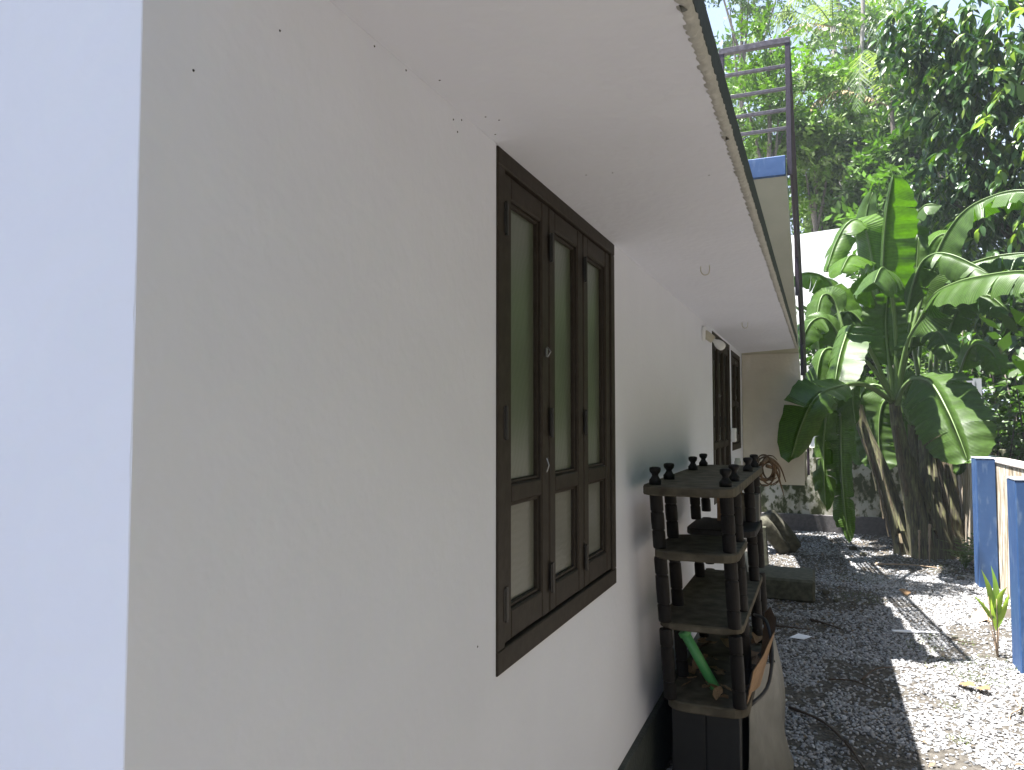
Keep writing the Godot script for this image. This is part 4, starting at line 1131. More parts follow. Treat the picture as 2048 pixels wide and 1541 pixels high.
	mb.lathe([[0, .019], [.002, .021], [dir.length() - .002, .021], [dir.length(), .019]], pa, dir.normalized(), 16)
	put("tube", mb, M.green_pipe, gp)
	mb = MB.new(true)
	mb.lathe([[0, .026], [.02, .026], [.022, .021]], pa, dir.normalized(), 16)
	put("rim", mb, M.green_pipe, gp)
	# odds on the rear upper shelf
	for q in [[-.46, 1.087, 4.22, .12, .16, .13, "cardboard", "small open carton on the rear upper shelf of the rack"], [-.36, 1.087, 4.26, .10, .14, .12, "plastic_sheet", "small greyish box at the rear corner of the rack shelf"]]:
		var bx := base("carton", Vector3(q[0], q[1], -q[2]))
		tag(bx, q[7], "box")
		for w in [[-1, 0], [1, 0], [0, -1], [0, 1]]:
			mb = MB.new()
			var sx: float = .004 if w[0] != 0 else q[3]
			var sz: float = .004 if w[1] != 0 else q[5] - .008
			mb.cbox(Vector3(w[0] * (q[3] / 2 - .002) if w[0] != 0 else 0.0, q[4] / 2, w[1] * (q[5] / 2 - .006)), Vector3(sx if w[0] != 0 else q[3] - .009, q[4], sz), 0.0)
			put("side", mb, M[q[6]], bx)
		mb = MB.new()
		mb.cbox(Vector3(0, .003, 0), Vector3(q[3] - .01, .004, q[5] - .014), 0.0)
		put("bottom", mb, M[q[6]], bx)
	# bundle of dried leaf sheath and rope at the back corner of the top board
	mb = MB.new(true)
	for k in 9:
		var a := rng.randf() * TAU
		var p := []
		for j in 9:
			var b := a + j * (0.55 + 0.1 * k / 9.0)
			p.append(Vector3(-.285 + .05 * cos(b) + .02 * sin(k * 2.0), 1.34 + .07 * sin(b) + .02 * cos(k * 3.0), -4.52 - .05 * sin(b * 1.3 + k)))
		mb.tube(curve(p, 20), range(20).map(func(i): return 0.007 * (1.0 - absf(i - 10) / 14.0)), 6)
	mb.tube(curve([Vector3(-.30, 1.385, -4.40), Vector3(-.27, 1.41, -4.50), Vector3(-.22, 1.36, -4.60), Vector3(-.19, 1.27, -4.62)], 12), range(12).map(func(i): return 0.011 - i * 0.0007), 6)
	mb.tube(curve([Vector3(-.28, 1.37, -4.45), Vector3(-.24, 1.34, -4.55), Vector3(-.215, 1.25, -4.60), Vector3(-.20, 1.19, -4.60)], 12), range(12).map(func(i): return 0.012 - i * 0.0009), 6)
	tag(put("rope_bundle", mb, M.rope), "coil of brown rope hanging off the rack's top corner", "rope")
	# dead leaves heaped on the bottom shelf
	for i in 34:
		var lf := dead_leaf(rng.randf_range(.045, .11), 900 + i)
		var n := put("dead_leaf", lf, M.dry_leaf if i % 3 else M.cardboard)
		n.position = Vector3(rng.randf_range(-.58, -.29), .482 + rng.randf() * .05, -rng.randf_range(3.14, 4.3))
		n.rotation = Vector3(rng.randf_range(-.5, .5), rng.randf() * TAU, rng.randf_range(-.6, .6))
		tag(n, "curled brown dead leaf heaped on the rack's bottom shelf", "dead leaf", "dead leaves on the rack")

func dead_leaf(L: float, seed_: int) -> MB:
	var r := RandomNumberGenerator.new()
	r.seed = seed_
	var mb := MB.new(true)
	var curl := r.randf_range(-1.2, 1.6)
	var rows := []
	for i in 7:
		var s := i / 6.0
		var w := L * 0.30 * sin(PI * clampf(s * 0.94 + 0.05, 0, 1)) * r.randf_range(.85, 1.1)
		var c := Vector3((s - .5) * L, L * .25 * curl * (s - .5) * (s - .5) + r.randf_range(-.02, .02) * L, 0)
		rows.append([c + Vector3(0, w * r.randf_range(.1, .6), -w), c, c + Vector3(0, w * r.randf_range(.1, .6), w)])
	for i in 6:
		for k in 2:
			mb.quad(rows[i][k], rows[i][k + 1], rows[i + 1][k + 1], rows[i + 1][k], Vector3.UP)
	return mb

# ------------------------------------------------------------------ things lying in the yard
func lump(size: Vector3, seed_: int, bumpy := 0.18) -> MB:
	var f := FastNoiseLite.new()
	f.seed = seed_
	f.frequency = 0.9
	var mb := MB.new(true)
	var nu := 22
	var nv := 14
	var P := func(i: int, j: int) -> Vector3:
		var a := TAU * (i % nu) / nu
		var b := PI * j / nv - PI / 2
		var d := Vector3(cos(b) * cos(a), sin(b), cos(b) * sin(a))
		var m := maxf(absf(d.x), maxf(absf(d.y), absf(d.z)))
		d = d.lerp(d / m * 0.82, 0.65)
		return d * size * (1.0 + bumpy * f.get_noise_3dv(d * 2.0)) * 0.5
	for i in nu:
		for j in nv:
			var a: Vector3 = P.call(i, j)
			var b: Vector3 = P.call(i + 1, j)
			var c: Vector3 = P.call(i + 1, j + 1)
			var d: Vector3 = P.call(i, j + 1)
			if j > 0: mb.tri(a, b, c, a + b + c)
			if j < nv - 1: mb.tri(a, c, d, a + c + d)
	return mb

func twig(path: Array, r: float, label: String, pale := false, forks := []):
	var tw := base("twig", path[0])
	var pts := []
	for p in path: pts.append(p - path[0])
	var mb := MB.new(true)
	mb.tube(curve(pts, 16), range(16).map(func(i): return r * (1.0 - 0.6 * i / 15.0) * (0.9 + 0.2 * sin(i * 2.1))), 7)
	put("stick", mb, M.twig_pale if pale else M.twig, tw)
	for f in forks:
		mb = MB.new(true)
		mb.tube(curve([f[0] - path[0], (f[0] + f[1]) * .5 + Vector3(0, .012, 0) - path[0], f[1] - path[0]], 7), range(7).map(func(i): return r * .5 * (1.0 - .09 * i)), 6)
		put("fork", mb, M.twig_pale if pale else M.twig, tw)
	tag(tw, label, "twig", "twigs on the gravel")

func yard_things():
	# low concrete block below the staircase wall
	var mb := MB.new()
	mb.cbox(Vector3(0, .10, 0), Vector3(.60, .20, .62), .02)
	var b := put("concrete_block", mb, M.block)
	b.position = Vector3(-.37, 0, -7.57)
	tag(b, "low mossy concrete block on the ground past the rack", "block")
	# leaning old sack-like stone
	var rk := base("boulder", Vector3(-.36, .02, -9.95))
	tag(rk, "long weathered stone leaning beside the boundary wall", "stone")
	var m := put("stone", lump(Vector3(.26, .66, .30), 33, .12), M.rock, rk)
	m.position = Vector3(-.12, .23, .0)
	m.rotation = Vector3(0.1, 0, deg_to_rad(38))
	m = put("stone", lump(Vector3(.20, .60, .22), 35, .12), M.rock, rk)
	m.position = Vector3(-.20, .20, .16)
	m.rotation = Vector3(0.12, 0.3, deg_to_rad(36))
	mb = MB.new()
	mb.cbox(Vector3(0, .22, 0), Vector3(.10, .44, .09), .006, Basis(Vector3.FORWARD, -.05))
	var pst := put("stub_post", mb, M.block)
	pst.position = Vector3(-.62, 0, -8.9)
	tag(pst, "short dark concrete post beside the leaning stone", "post")
	# paper, foam strip
	mb = MB.new()
	mb.quad(Vector3(-.07, .018, .03), Vector3(-.01, .03, -.06), Vector3(.085, .022, -.04), Vector3(.03, .016, .045), Vector3.UP)
	mb.quad(Vector3(-.07, .0165, .03), Vector3(-.01, .0285, -.06), Vector3(.085, .0205, -.04), Vector3(.03, .0145, .045), Vector3.DOWN)
	var pp := put("paper", mb, M.paper)
	pp.position = Vector3(-.17, 0, -6.04)
	tag(pp, "scrap of white paper lying in the shade on the gravel", "paper")
	mb = MB.new()
	mb.cbox(Vector3(0, .02, 0), Vector3(.34, .012, .035), .003, Basis(Vector3.UP, .35) * Basis(Vector3.FORWARD, .03))
	var fm := put("foam_strip", mb, M.paper)
	fm.position = Vector3(.64, 0, -6.52)
	tag(fm, "long white foam strip lying across the shadow edge", "foam strip")
	for q in [[.79, 5.31, .13, "yellowish dead leaf lying in the sun on pale gravel"], [.87, 5.27, .11, "pinkish brown dead leaf beside the yellowish one on the gravel"], [.70, 7.95, .16, "curled brown dead leaf at the top of the sunlit patch"], [1.22, 7.2, .30, "large grey dry leaf beside the blue pillar's shade"]]:
		var n := put("fallen_leaf", dead_leaf(q[2], int(q[1] * 100)), M.twig_pale if q[2] > .2 else M.dry_leaf)
		n.position = Vector3(q[0], .03, -q[1])
		n.rotation = Vector3(.2, q[1], .2)
		tag(n, q[3], "dead leaf")
	var G := func(x: float, t: float, h := 0.02) -> Vector3: return Vector3(x, h, -t)
	twig([G.call(-.19, 4.55), G.call(-.02, 4.38, .03), G.call(.10, 4.12), G.call(.18, 3.80)], .009, "long dark twig on the shaded gravel nearest the camera", false, [[G.call(.08, 4.2), G.call(.12, 4.0, .04)]])
	twig([G.call(.02, 5.13), G.call(.17, 5.12, .03), G.call(.30, 4.98)], .006, "thin dark twig lying level across the shaded gravel")
	twig([G.call(.21, 5.2), G.call(.30, 5.4, .035), G.call(.44, 5.52, .03), G.call(.56, 5.56)], .007, "bent twig crossing the shadow's edge on the gravel")
	twig([G.call(1.02, 5.18), G.call(1.0, 5.0, .03), G.call(.93, 4.9), G.call(.90, 4.72)], .008, "curved brown twig in the sunlight near the blue pillar", true)
	twig([G.call(-.1, 6.6), G.call(.03, 6.45, .03), G.call(.12, 6.38)], .012, "dark piece of bark beyond the white paper scrap")
	twig([G.call(-.35, 6.3), G.call(-.22, 6.25, .03), G.call(-.1, 6.28)], .008, "dark twig beside the rack's far end")
	twig([G.call(.85, 6.42), G.call(.95, 6.3, .03), G.call(1.05, 6.33)], .007, "small brown twig beside the weeds in the sun")
	twig([G.call(1.16, 10.0, .42), G.call(1.14, 9.9, .2), G.call(1.12, 9.75, .02)], .018, "pale dry stalk leaning on the foot of the banana clump", true)
	twig([G.call(1.04, 9.9, .36), G.call(1.03, 9.85, .18), G.call(1.02, 9.8, .02)], .016, "brown dry stalk beside the pale one below the banana clump", true)
	twig([G.call(.55, 9.4), G.call(.9, 9.45, .03), G.call(1.2, 9.4)], .012, "long dry stalk on the ground before the banana stems", true)
	for q in [[.02, 7.7, .05, "loose stone just right of the concrete block"], [.1, 7.4, .035, "tiny stone in front of the concrete block's right corner"], [.9, 6.5, .03, "tiny stone in the sunlit gravel beside the young plant"], [.45, 10.0, .06, "loose stone left of the banana stems"], [1.3, 8.9, .05, "loose stone in the shade beside the farther pillar"], [.35, 10.4, .07, "largest loose stone near the boundary wall's foot"]]:
		var s := put("loose_stone", lump(Vector3(q[2] * 1.5, q[2], q[2] * 1.2), int(q[1] * 77), .3), M.rock)
		s.position = Vector3(q[0], q[2] * .35, -q[1])
		tag(s, q[3], "stone", "loose stones")
	mb = MB.new()
	mb.cbox(Vector3(0, .045, 0), Vector3(.17, .09, .12), .006, Basis(Vector3.UP, .4))
	var wb := put("paver", mb, M.coping)
	wb.position = Vector3(1.33, 0, -7.35)
	tag(wb, "pale broken paver at the foot of the streaked wall", "paver")

# ------------------------------------------------------------------ banana plants
func banana_leaf(parent: Node3D, d: Array, seed_: int):
	var r := RandomNumberGenerator.new()
	r.seed = seed_
	var o := parent.position
	var N := 80
	var path := curve(d[1], N)
	var start := int(d[2] * N)
	var nh: Vector3 = d[5].normalized()
	var mb := MB.new(true)
	for half in 2:
		var W: float = d[3 + half]
		var sgn := -1.0 if half == 0 else 1.0
		var droop := deg_to_rad(d[6 + half])
		# strips between tears
		var cuts := [start]
		for k in d[8]:
			cuts.append(int(lerpf(start + 5, N - 5, r.randf())))
		cuts.append(N - 1)
		cuts.sort()
		for c in cuts.size() - 1:
			var i0: int = cuts[c]
			var i1: int = cuts[c + 1]
			if i1 - i0 < 1: continue
			var da: float = r.randf_range(-.6, 1.0) * d[9]
			var slip: float = r.randf_range(-1, 1) * d[9] * .10
			var grid := []
			for i in range(i0, i1 + 1):
				var s := (i - start) / float(N - 1 - start)
				var tan: Vector3 = (path[mini(i + 1, N - 1)] - path[maxi(i - 1, 0)]).normalized()
				var side := tan.cross(nh).normalized()
				var nn := side.cross(tan).normalized()
				var w := W * minf(1.0, pow(s / .16 + .02, .55)) * sqrt(maxf(0.0, 1.0 - pow(maxf(0.0, (s - .62) / .38), 2.0)))
				w *= 1.0 + .03 * sin(i * 1.7 + seed_) + r.randf_range(-.02, .02)
				# torn corners
				if i == i0 and c > 0: w *= .97
				var row := []
				for j in 6:
					var x := j / 5.0
					var ang := droop * (.55 + .75 * x) + da * x
					var rad := w * x
					var p: Vector3 = path[i] + (side * sgn * cos(ang) - nn * sin(ang)) * rad
					p += nn * (.012 * sin(i * 1.05 + seed_) * x + .02 * sin(i * .31 + seed_ * 2.0 + half) * x)
					p += tan * (slip * x * x + .10 * w * x * x)
					row.append([p, Vector2(x, s * 1.6 + x * .03)])
				grid.append(row)
			for i in grid.size() - 1:
				for j in 5:
					var a = grid[i][j]
					var b = grid[i][j + 1]
					var e = grid[i + 1][j + 1]
					var f = grid[i + 1][j]
					mb.v(a[0], a[1]); mb.v(b[0], b[1]); mb.v(e[0], e[1])
					mb.v(a[0], a[1]); mb.v(e[0], e[1]); mb.v(f[0], f[1])
	mb.st.generate_normals()
	mb.st.generate_tangents()
	var leaf := MeshInstance3D.new()
	leaf.name = "leaf"
	leaf.mesh = mb.st.commit()
	leaf.material_override = M[d[10]]
	leaf.position = -o
	parent.add_child(leaf, true)
	var rib := MB.new(true)
	var rp := []
	var rr := []
	for i in range(0, N, 2):
		rp.append(path[i])
		var k := i / float(N - 1)
		rr.append(lerpf(.026, .004, pow(k, .7)) if i >= start else lerpf(.032, .022, k / maxf(.05, d[2])))
	rib.tube(rp, rr, 7)
	put("midrib", rib, M.midrib, leaf)

func bananas():
	var plants := {}
	var info := {
		"A": "tallest banana plant in the middle of the clump with broad lit leaves",
		"B": "banana plant leaning left towards the staircase with hanging leaves",
		"C": "rightmost banana plant of the clump nearest the blue pillar",
		"D": "stout banana plant just right of the tallest one",
		"F": "slim young banana plant at the right rear of the clump",
		"E": "banana plant at the back of the clump behind the tallest one",
	}
	for k in STEMS:
		var s = STEMS[k]
		var root := base("banana_plant", Vector3(s[0][0].x, 0, s[0][0].z))
		plants[k] = root
		tag(root, info[k], "banana plant", "banana clump")
		var o := root.position
		var p: Array = []
		for q in s[0]: p.append(q - o)
		p[0].y = 0.0
		var path := curve(p, 26)
		# pseudostem of overlapping sheaths: lobed cross-section
		var mb := MB.new(true)
		var rings := []
		var ph := rng.randf() * TAU
		for i in path.size():
			var f := i / 25.0
			var rad: float = lerpf(s[1], s[2], f) * (1.0 + .12 * exp(-f * 14.0))
			var ring := []
			for a in 28:
				var th := TAU * a / 28
				var lob := absf(sin(th * 2.5 + ph + f * 1.3)) * .16 + .05 * sin(th * 9.0 + f * 20.0) * (1.0 - f)
				ring.append(path[i] + Vector3(cos(th), 0, sin(th)) * rad * (.88 + lob))
			rings.append(ring)
		for i in path.size() - 1:
			for a in 28:
				var a2 := (a + 1) % 28
				mb.quad(rings[i][a], rings[i][a2], rings[i + 1][a2], rings[i + 1][a], rings[i][a] - path[i])
		put("pseudostem", mb, M.pseudostem, root)
		# dry sheaths hanging on the stem
		for h in 7:
			var th := rng.randf_range(-.2, PI + .2)
			var f0 := rng.randf_range(.45, .95)
			var f1 := rng.randf_range(.0, f0 - .3)
			var st := MB.new(true)
			var rows := []
			for i in 12:
				var f := lerpf(f0, f1, i / 11.0)
				var c: Vector3 = path[int(f * 25)].lerp(path[mini(25, int(f * 25) + 1)], f * 25 - int(f * 25))
				var rad: float = lerpf(s[1], s[2], f) * 1.06 + .006 + .05 * pow(i / 11.0, 2.0) * rng.randf_range(.5, 1.2)
				var wdt := .30 * (1.0 - .5 * i / 11.0)
				var row := []
				for k2 in 3:
					var a := th + (k2 - 1) * wdt + .05 * sin(i * 1.3 + h)
					row.append(c + Vector3(cos(a), 0, sin(a)) * (rad + .012 * (1 - absi(k2 - 1))))
				rows.append(row)
			for i in 11:
				for k2 in 2:
					st.quad(rows[i][k2], rows[i][k2 + 1], rows[i + 1][k2 + 1], rows[i + 1][k2], rows[i][1] - path[12])
			put("dry_sheath", st, M.dry_sheath if h % 2 else M.pseudostem, root)
	for i in LEAVES.size():
		banana_leaf(plants[LEAVES[i][0]], LEAVES[i], 40 + i)

# ------------------------------------------------------------------ small plants
func strap_leaf(mb: MB, a: Vector3, b: Vector3, c: Vector3, w: float, face: Vector3):
	var p := curve([a, b, c], 14)
	var rows := []
	for i in 14:
		var s := i / 13.0
		var t: Vector3 = (p[mini(i + 1, 13)] - p[maxi(i - 1, 0)]).normalized()
		var side := t.cross(face).normalized()
		var n := side.cross(t)
		var ww := w * sin(PI * pow(s * .92 + .08, .7)) * .5
		rows.append([p[i] - side * ww + n * ww * .4, p[i], p[i] + side * ww + n * ww * .4])
	for i in 13:
		for k in 2:
			mb.quad(rows[i][k], rows[i][k + 1], rows[i + 1][k + 1], rows[i + 1][k], face)

func plants():
	# young maize-like plant in front of the nearer pillar
	var s := base("young_plant", Vector3(1.10, 0, -6.12))
	tag(s, "young plant with upright strap leaves in front of the nearer blue pillar", "plant")
	var st := MB.new(true)
	for k in 6:
		var a := rng.randf() * TAU
		st.tube(curve([Vector3(0, 0, 0), Vector3(cos(a) * .03, .16, sin(a) * .03), Vector3(cos(a) * .09, .38 + .08 * rng.randf(), sin(a) * .06)], 8), range(8).map(func(i): return .0055 - .0005 * i), 6)
	put("stems", st, M.twig_pale, s)
	for q in [[Vector3(0, .25, 0), Vector3(-.04, .46, .02), Vector3(-.09, .60, .05), .045], [Vector3(.0, .28, 0), Vector3(.02, .42, .04), Vector3(.05, .50, .10), .045], [Vector3(0, .22, 0), Vector3(-.09, .36, .02), Vector3(-.15, .42, .06), .028], [Vector3(.01, .30, 0), Vector3(.0, .50, 0), Vector3(-.02, .62, -.02), .04], [Vector3(0, .2, 0), Vector3(.05, .36, .03), Vector3(.06, .46, .1), .036], [Vector3(0, .18, 0), Vector3(-.03, .32, .05), Vector3(-.05, .42, .12), .026]]:
		var mb := MB.new(true)
		strap_leaf(mb, q[0], q[1], q[2], q[3], Vector3(-.2, .3, 1).normalized())
		put("leaf", mb, M.plant_leaf, s)
	# low fern-like weed by the farther pillar
	for q in [[1.44, 9.55, .42, "feathery green weed at the foot of the farther blue pillar", 16], [1.5, 10.6, .30, "low dark weed between the banana stems and the wall", 10], [1.43, 6.45, .1, "tiny green seedling beside the young plant", 6], [1.27, 5.62, .16, "small bright seedling at the foot of the nearer pillar", 6]]:
		var f := base("weed", Vector3(q[0], 0, -q[1]))
		tag(f, q[3], "weed")
		for k in q[4]:
			var a = TAU * k / q[4] + rng.randf_range(-.3, .3)
			var L: float = q[2] * rng.randf_range(.6, 1.1)
			var tip := Vector3(cos(a) * L * .8, L * rng.randf_range(.5, 1.1), sin(a) * L * .8)
			var mb := MB.new(true)
			var p := curve([Vector3.ZERO, Vector3(tip.x * .35, tip.y * .8, tip.z * .35), tip], 10)
			mb.tube(p, range(10).map(func(i): return .003 - .0002 * i), 5, false)
			for i in range(2, 10):
				for e in [-1, 1]:
					var dir: Vector3 = (p[i] - p[i - 1]).normalized()
					var sd = dir.cross(Vector3.UP).normalized() * e
					var ll := L * .20 * (1.0 - absf(i - 5) / 8.0)
					var q2: Vector3 = p[i] + sd * ll + dir * ll * .4
					mb.quad(p[i], p[i].lerp(q2, .5) + dir * ll * .22, q2, p[i].lerp(q2, .5) - dir * ll * .15, Vector3.UP)
			put("frond", mb, M.weed_leaf if q[2] > .2 else M.plant_leaf, f)

# ------------------------------------------------------------------ trees
func leaf_blade(wide := 0.42, bend := 0.18) -> ArrayMesh:
	# single leaf of unit length from the origin along +x, a little folded and drooping
	var mb := MB.new(true)
	var rows := []
	for i in 6:
		var s := i / 5.0
		var w := wide * .5 * pow(sin(PI * pow(s, .8)), .8)
		if i == 0 or i == 5: w = 0.0
		var y := -bend * s * s
		rows.append([Vector3(s, y + w * .35, -w), Vector3(s, y, 0), Vector3(s, y + w * .35, w)])
	for i in 5:
		for k in 2:
			mb.quad(rows[i][k], rows[i][k + 1], rows[i + 1][k + 1], rows[i + 1][k], Vector3.UP)
	return mb.mesh()

func spray_mesh(count: int, leaf_len: float, wide: float, seed_: int) -> ArrayMesh:
	# a twig of unit span with leaves along it
	var r := RandomNumberGenerator.new()
	r.seed = seed_
	var mb := MB.new()
	for k in count:
		var s := (k + .5) / count
		var at := Vector3(s, -.15 * s * s, r.randf_range(-.04, .04))
		var e := -1.0 if k % 2 else 1.0
		var d := Vector3(r.randf_range(.3, .9), r.randf_range(-.6, .35), e * r.randf_range(.4, 1.0)).normalized() * leaf_len * r.randf_range(.7, 1.15)
		var up := Vector3(r.randf_range(-.5, .5), 1, r.randf_range(-.5, .5)).normalized()
		var sd := d.cross(up).normalized() * d.length() * wide * .5
		mb.quad(at, at + d * .5 + sd, at + d, at + d * .5 - sd, Vector3.UP)
	return mb.mesh()

func rot_to(dir: Vector3, roll: float) -> Basis:
	var x := dir.normalized()
	var up := Vector3.UP if absf(x.y) < .95 else Vector3.RIGHT
	var z := x.cross(up).normalized()
	var y := z.cross(x)
	return Basis(x, y, z) * Basis(Vector3.RIGHT, roll)

func tree(label: String, at: Vector3, height: float, trunk_r: float, lean: Vector3, clumps: Array, per: int, span: float, spray: Mesh, tone: Vector3, bark: Material, group := "trees beyond the yard", crown_mat: Material = null, fork := 0.45):
	var t := base("tree", at)
	tag(t, label, "tree", group)
	var mb := MB.new(true)
	var path := curve([Vector3.ZERO, Vector3(lean.x * .2, height * .35, lean.z * .2), Vector3(lean.x * .6, height * .7, lean.z * .6), Vector3(lean.x, height, lean.z)], 22)
	for i in range(1, 21): path[i] += Vector3(rng.randf_range(-1, 1), 0, rng.randf_range(-1, 1)) * trunk_r * .25
	mb.tube(path, range(22).map(func(i): return trunk_r * lerpf(1.0, .25, i / 21.0)), 10)
	put("trunk", mb, bark, t)
	var xf := []
	var cs := []
	for c in clumps:
		var cen: Vector3 = c[0]
		var rad: Vector3 = c[1]
		var f := clampf(cen.y / height - .18, fork * .7, .98)
		var root: Vector3 = path[int(f * 21)]
		var br := MB.new(true)
		var mid := root.lerp(cen, .5) + Vector3(0, -rad.y * .15 + .1 * height * rng.randf_range(-.2, .2), 0)
		br.tube(curve([root, mid, cen, cen + (cen - mid).normalized() * rad.x * .6], 12), range(12).map(func(i): return trunk_r * .38 * lerpf(1.0, .12, i / 11.0)), 6)
		put("limb", br, bark, t)
		var cnt := int(per * c[2])
		# sub-clumps, so that the crown has bunches and holes
		var bunch := []
		for k in maxi(4, cnt / 45):
			var d := Vector3(rng.randfn(), rng.randfn(), rng.randfn()).normalized() * pow(rng.randf(), .45)
			bunch.append([d, rng.randf_range(.75, 1.25)])
		for k in cnt:
			var bq = bunch[rng.randi() % bunch.size()]
			var d: Vector3 = bq[0] + Vector3(rng.randfn(), rng.randfn() * .6, rng.randfn()) * .17
			var p := cen + d * rad
			var dir := (d * 1.2 + Vector3(rng.randf_range(-1, 1), rng.randf_range(-.7, .5), rng.randf_range(-1, 1))).normalized()
			var s: float = span * rng.randf_range(.7, 1.3)
			xf.append(Transform3D(rot_to(dir, rng.randf() * TAU).scaled_local(Vector3.ONE * s), p))
			var v: float = bq[1] * rng.randf_range(.7, 1.3)
			cs.append(Color(tone.x * v, tone.y * v, tone.z * v))
	scatter("crown", spray, crown_mat if crown_mat else M.far_leaf, xf, cs, t)
	return t

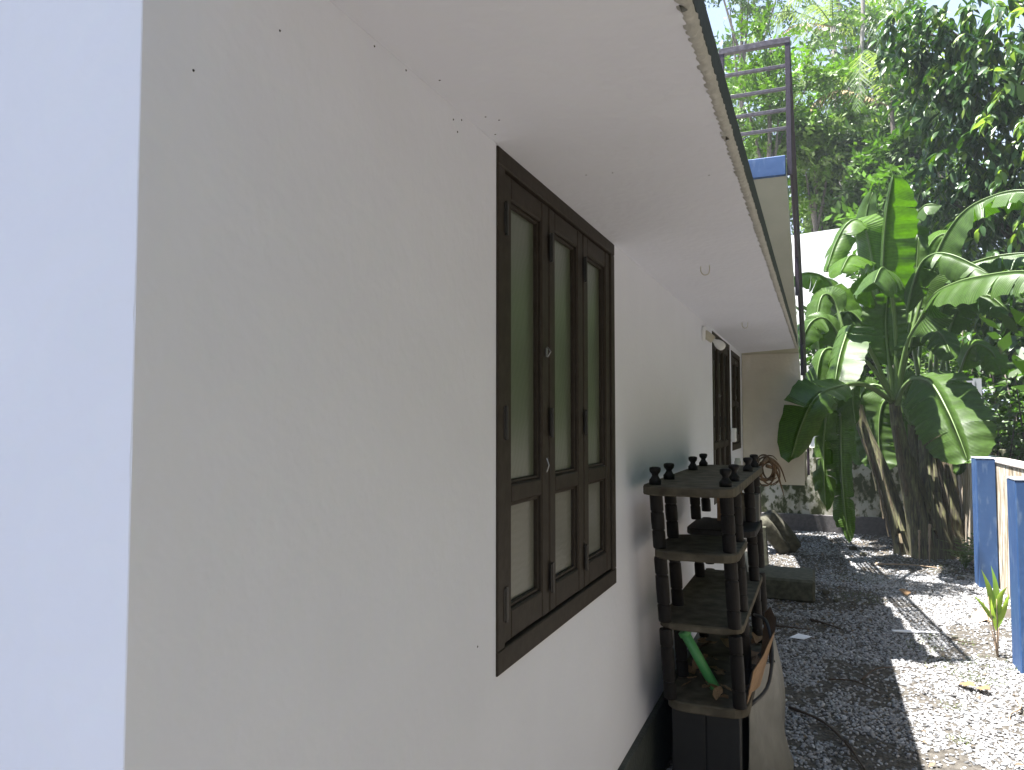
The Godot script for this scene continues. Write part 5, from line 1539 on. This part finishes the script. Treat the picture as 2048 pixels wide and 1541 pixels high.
func trees():
	# the broad-leaved tree at the right, its leaves large enough to tell apart
	var cl := []
	for q in BROAD:
		cl.append(q)
	var t := base("tree", Vector3(3.3, 0, -13.6))
	tag(t, "large broad-leaved tree with drooping glossy leaves at the upper right", "tree", "trees beyond the yard")
	var mb := MB.new(true)
	var path := curve([Vector3.ZERO, Vector3(-.1, 2.5, .1), Vector3(.1, 5.0, 0), Vector3(-.2, 9.0, .2)], 22)
	mb.tube(path, range(22).map(func(i): return lerpf(.2, .06, i / 21.0)), 12)
	put("trunk", mb, M.bark, t)
	var blade := leaf_blade()
	var all := []
	for c in cl:
		var cen: Vector3 = c[0] - t.position
		var root: Vector3 = path[clampi(int((cen.y / 9.0 - .15) * 21), 4, 21)]
		var br := MB.new(true)
		br.tube(curve([root, root.lerp(cen, .55) + Vector3(0, .2, 0), cen], 12), range(12).map(func(i): return lerpf(.05, .012, i / 11.0)), 6)
		put("limb", br, M.bark, t)
		var tw := []
		for k in int(c[2] / 7.0):
			var d := Vector3(rng.randfn(), rng.randfn(), rng.randfn()).normalized() * pow(rng.randf(), .4)
			tw.append(d)
		for d in tw:
			var p: Vector3 = cen + d * c[1]
			var hang = (d * .7 + Vector3(rng.randf_range(-.5, .5), -.75, rng.randf_range(-.5, .5))).normalized()
			for k in 8:
				var q: Vector3 = p + hang * (.05 * k)
				var dir = (hang * .6 + Vector3(rng.randf_range(-1, 1), rng.randf_range(-.9, .15), rng.randf_range(-1, 1))).normalized()
				var s := rng.randf_range(.14, .25)
				var v := rng.randf_range(.65, 1.3)
				var col := Color(.042 * v, .092 * v, .024 * v)
				if rng.randf() < .16: col = Color(.13 * v, .20 * v, .02 * v)
				all.append([Transform3D(rot_to(dir, rng.randf_range(-.7, .7)).scaled_local(Vector3(s, s, s * rng.randf_range(.85, 1.15))), q), col, q.z])
	all.sort_custom(func(a, b): return a[2] > b[2])
	var mats := []
	for k in 5:
		var m := StandardMaterial3D.new()
		m.resource_name = "broad_leaf"
		m.albedo_color = [lin(.028, .066, .02), lin(.036, .085, .025), lin(.045, .10, .026), lin(.095, .155, .022), lin(.03, .06, .03)][k]
		m.roughness = .34
		m.backlight_enabled = true
		m.backlight = lin(.25, .40, .04)
		mats.append(m)
	for i in 300:
		var o := MeshInstance3D.new()
		o.name = "leaf"
		o.mesh = blade
		o.material_override = mats[i % 5 if i % 3 else i % 3]
		o.transform = all[i][0]
		t.add_child(o, true)
	var xf := []
	var cs := []
	for i in range(300, all.size()):
		xf.append(all[i][0])
		cs.append(all[i][1])
	scatter("crown", blade, M.tree_leaf, xf, cs, t)
	# shrubs behind the boundary wall at the right
	for q in SHRUBS:
		var s := base("shrub", q[0])
		tag(s, q[3], "shrub", "shrubs behind the boundary wall")
		var sm := MB.new(true)
		for k in 7:
			var a := rng.randf() * TAU
			sm.tube(curve([Vector3.ZERO, Vector3(cos(a) * .15, q[1].y * .5, sin(a) * .15), Vector3(cos(a) * q[1].x * .7, q[1].y * rng.randf_range(.7, 1.0), sin(a) * q[1].z * .7)], 8), range(8).map(func(i): return .022 - .002 * i), 5)
		put("stems", sm, M.bark, s)
		xf = []
		cs = []
		for k in int(q[2]):
			var d := Vector3(rng.randfn(), rng.randfn(), rng.randfn()).normalized() * pow(rng.randf(), .4)
			var p := Vector3(0, q[1].y * .62, 0) + d * Vector3(q[1].x, q[1].y * .42, q[1].z)
			var dir := (d + Vector3(rng.randf_range(-1, 1), rng.randf_range(-.6, .3), rng.randf_range(-1, 1))).normalized()
			xf.append(Transform3D(rot_to(dir, rng.randf_range(-.8, .8)).scaled_local(Vector3.ONE * q[5] * rng.randf_range(.7, 1.25)), p))
			var v := rng.randf_range(.65, 1.35)
			var tn: Vector3 = q[4]
			cs.append(Color(tn.x * v, tn.y * v, tn.z * v))
		scatter("foliage", leaf_blade(.6, .15), M.far_leaf, xf, cs, s)
	# wood behind
	var sprays := [spray_mesh(12, .34, .42, 61), spray_mesh(15, .26, .5, 62), spray_mesh(9, .42, .36, 63)]
	for w in WOOD:
		var cs2 := []
		for c in w[5]: cs2.append([c[0] - w[1], c[1], c[2]])
		tree(w[0], w[1], w[2], w[3], w[4], cs2, w[6], w[7], sprays[w[8]], w[9], M.pale_bark if w[10] else M.bark)
	for p in PALMS:
		palm(p[0], p[1], p[2], p[3])

func palm(label: String, at: Vector3, height: float, n: int):
	var t := base("palm_tree", at)
	tag(t, label, "palm tree", "trees beyond the yard")
	var mb := MB.new(true)
	mb.tube(curve([Vector3.ZERO, Vector3(.2, height * .5, 0), Vector3(.1, height, .1)], 16), range(16).map(func(i): return .14 - .004 * i), 10)
	put("trunk", mb, M.pale_bark, t)
	for k in n:
		var a := TAU * k / n + rng.randf_range(-.2, .2)
		var el := rng.randf_range(-.2, 1.1)
		var L := rng.randf_range(2.2, 3.0)
		var d := Vector3(cos(a) * cos(el), sin(el), sin(a) * cos(el))
		var h := Vector3(cos(a), 0, sin(a))
		var o := Vector3(.1, height, .1)
		var p := curve([o, o + d * L * .5, o + d * L * .75 + h * L * .12 - Vector3(0, L * .25, 0), o + d * L * .7 + h * L * .3 - Vector3(0, L * .7, 0)], 44)
		mb = MB.new()
		mb.tube(p, range(44).map(func(i): return .022 - .00045 * i), 5, false)
		for i in range(4, 44):
			for e in [-1, 1]:
				var dir: Vector3 = (p[i] - p[i - 1]).normalized()
				var sd = dir.cross(Vector3.UP).normalized() * e
				var ll := .62 * (1.0 - pow(absf(i - 20) / 25.0, 2.0)) * rng.randf_range(.85, 1.1)
				var q: Vector3 = p[i] + sd * ll * rng.randf_range(.45, .75) + dir * ll * .45 - Vector3(0, ll * rng.randf_range(.4, .8), 0)
				var wd := dir * .028
				mb.quad(p[i] - wd, p[i] + wd, q + wd * .2, q - wd * .2, Vector3.UP)
		put("frond", mb, M.palm_leaf if k % 12 != 5 else M.palm_dry, t)
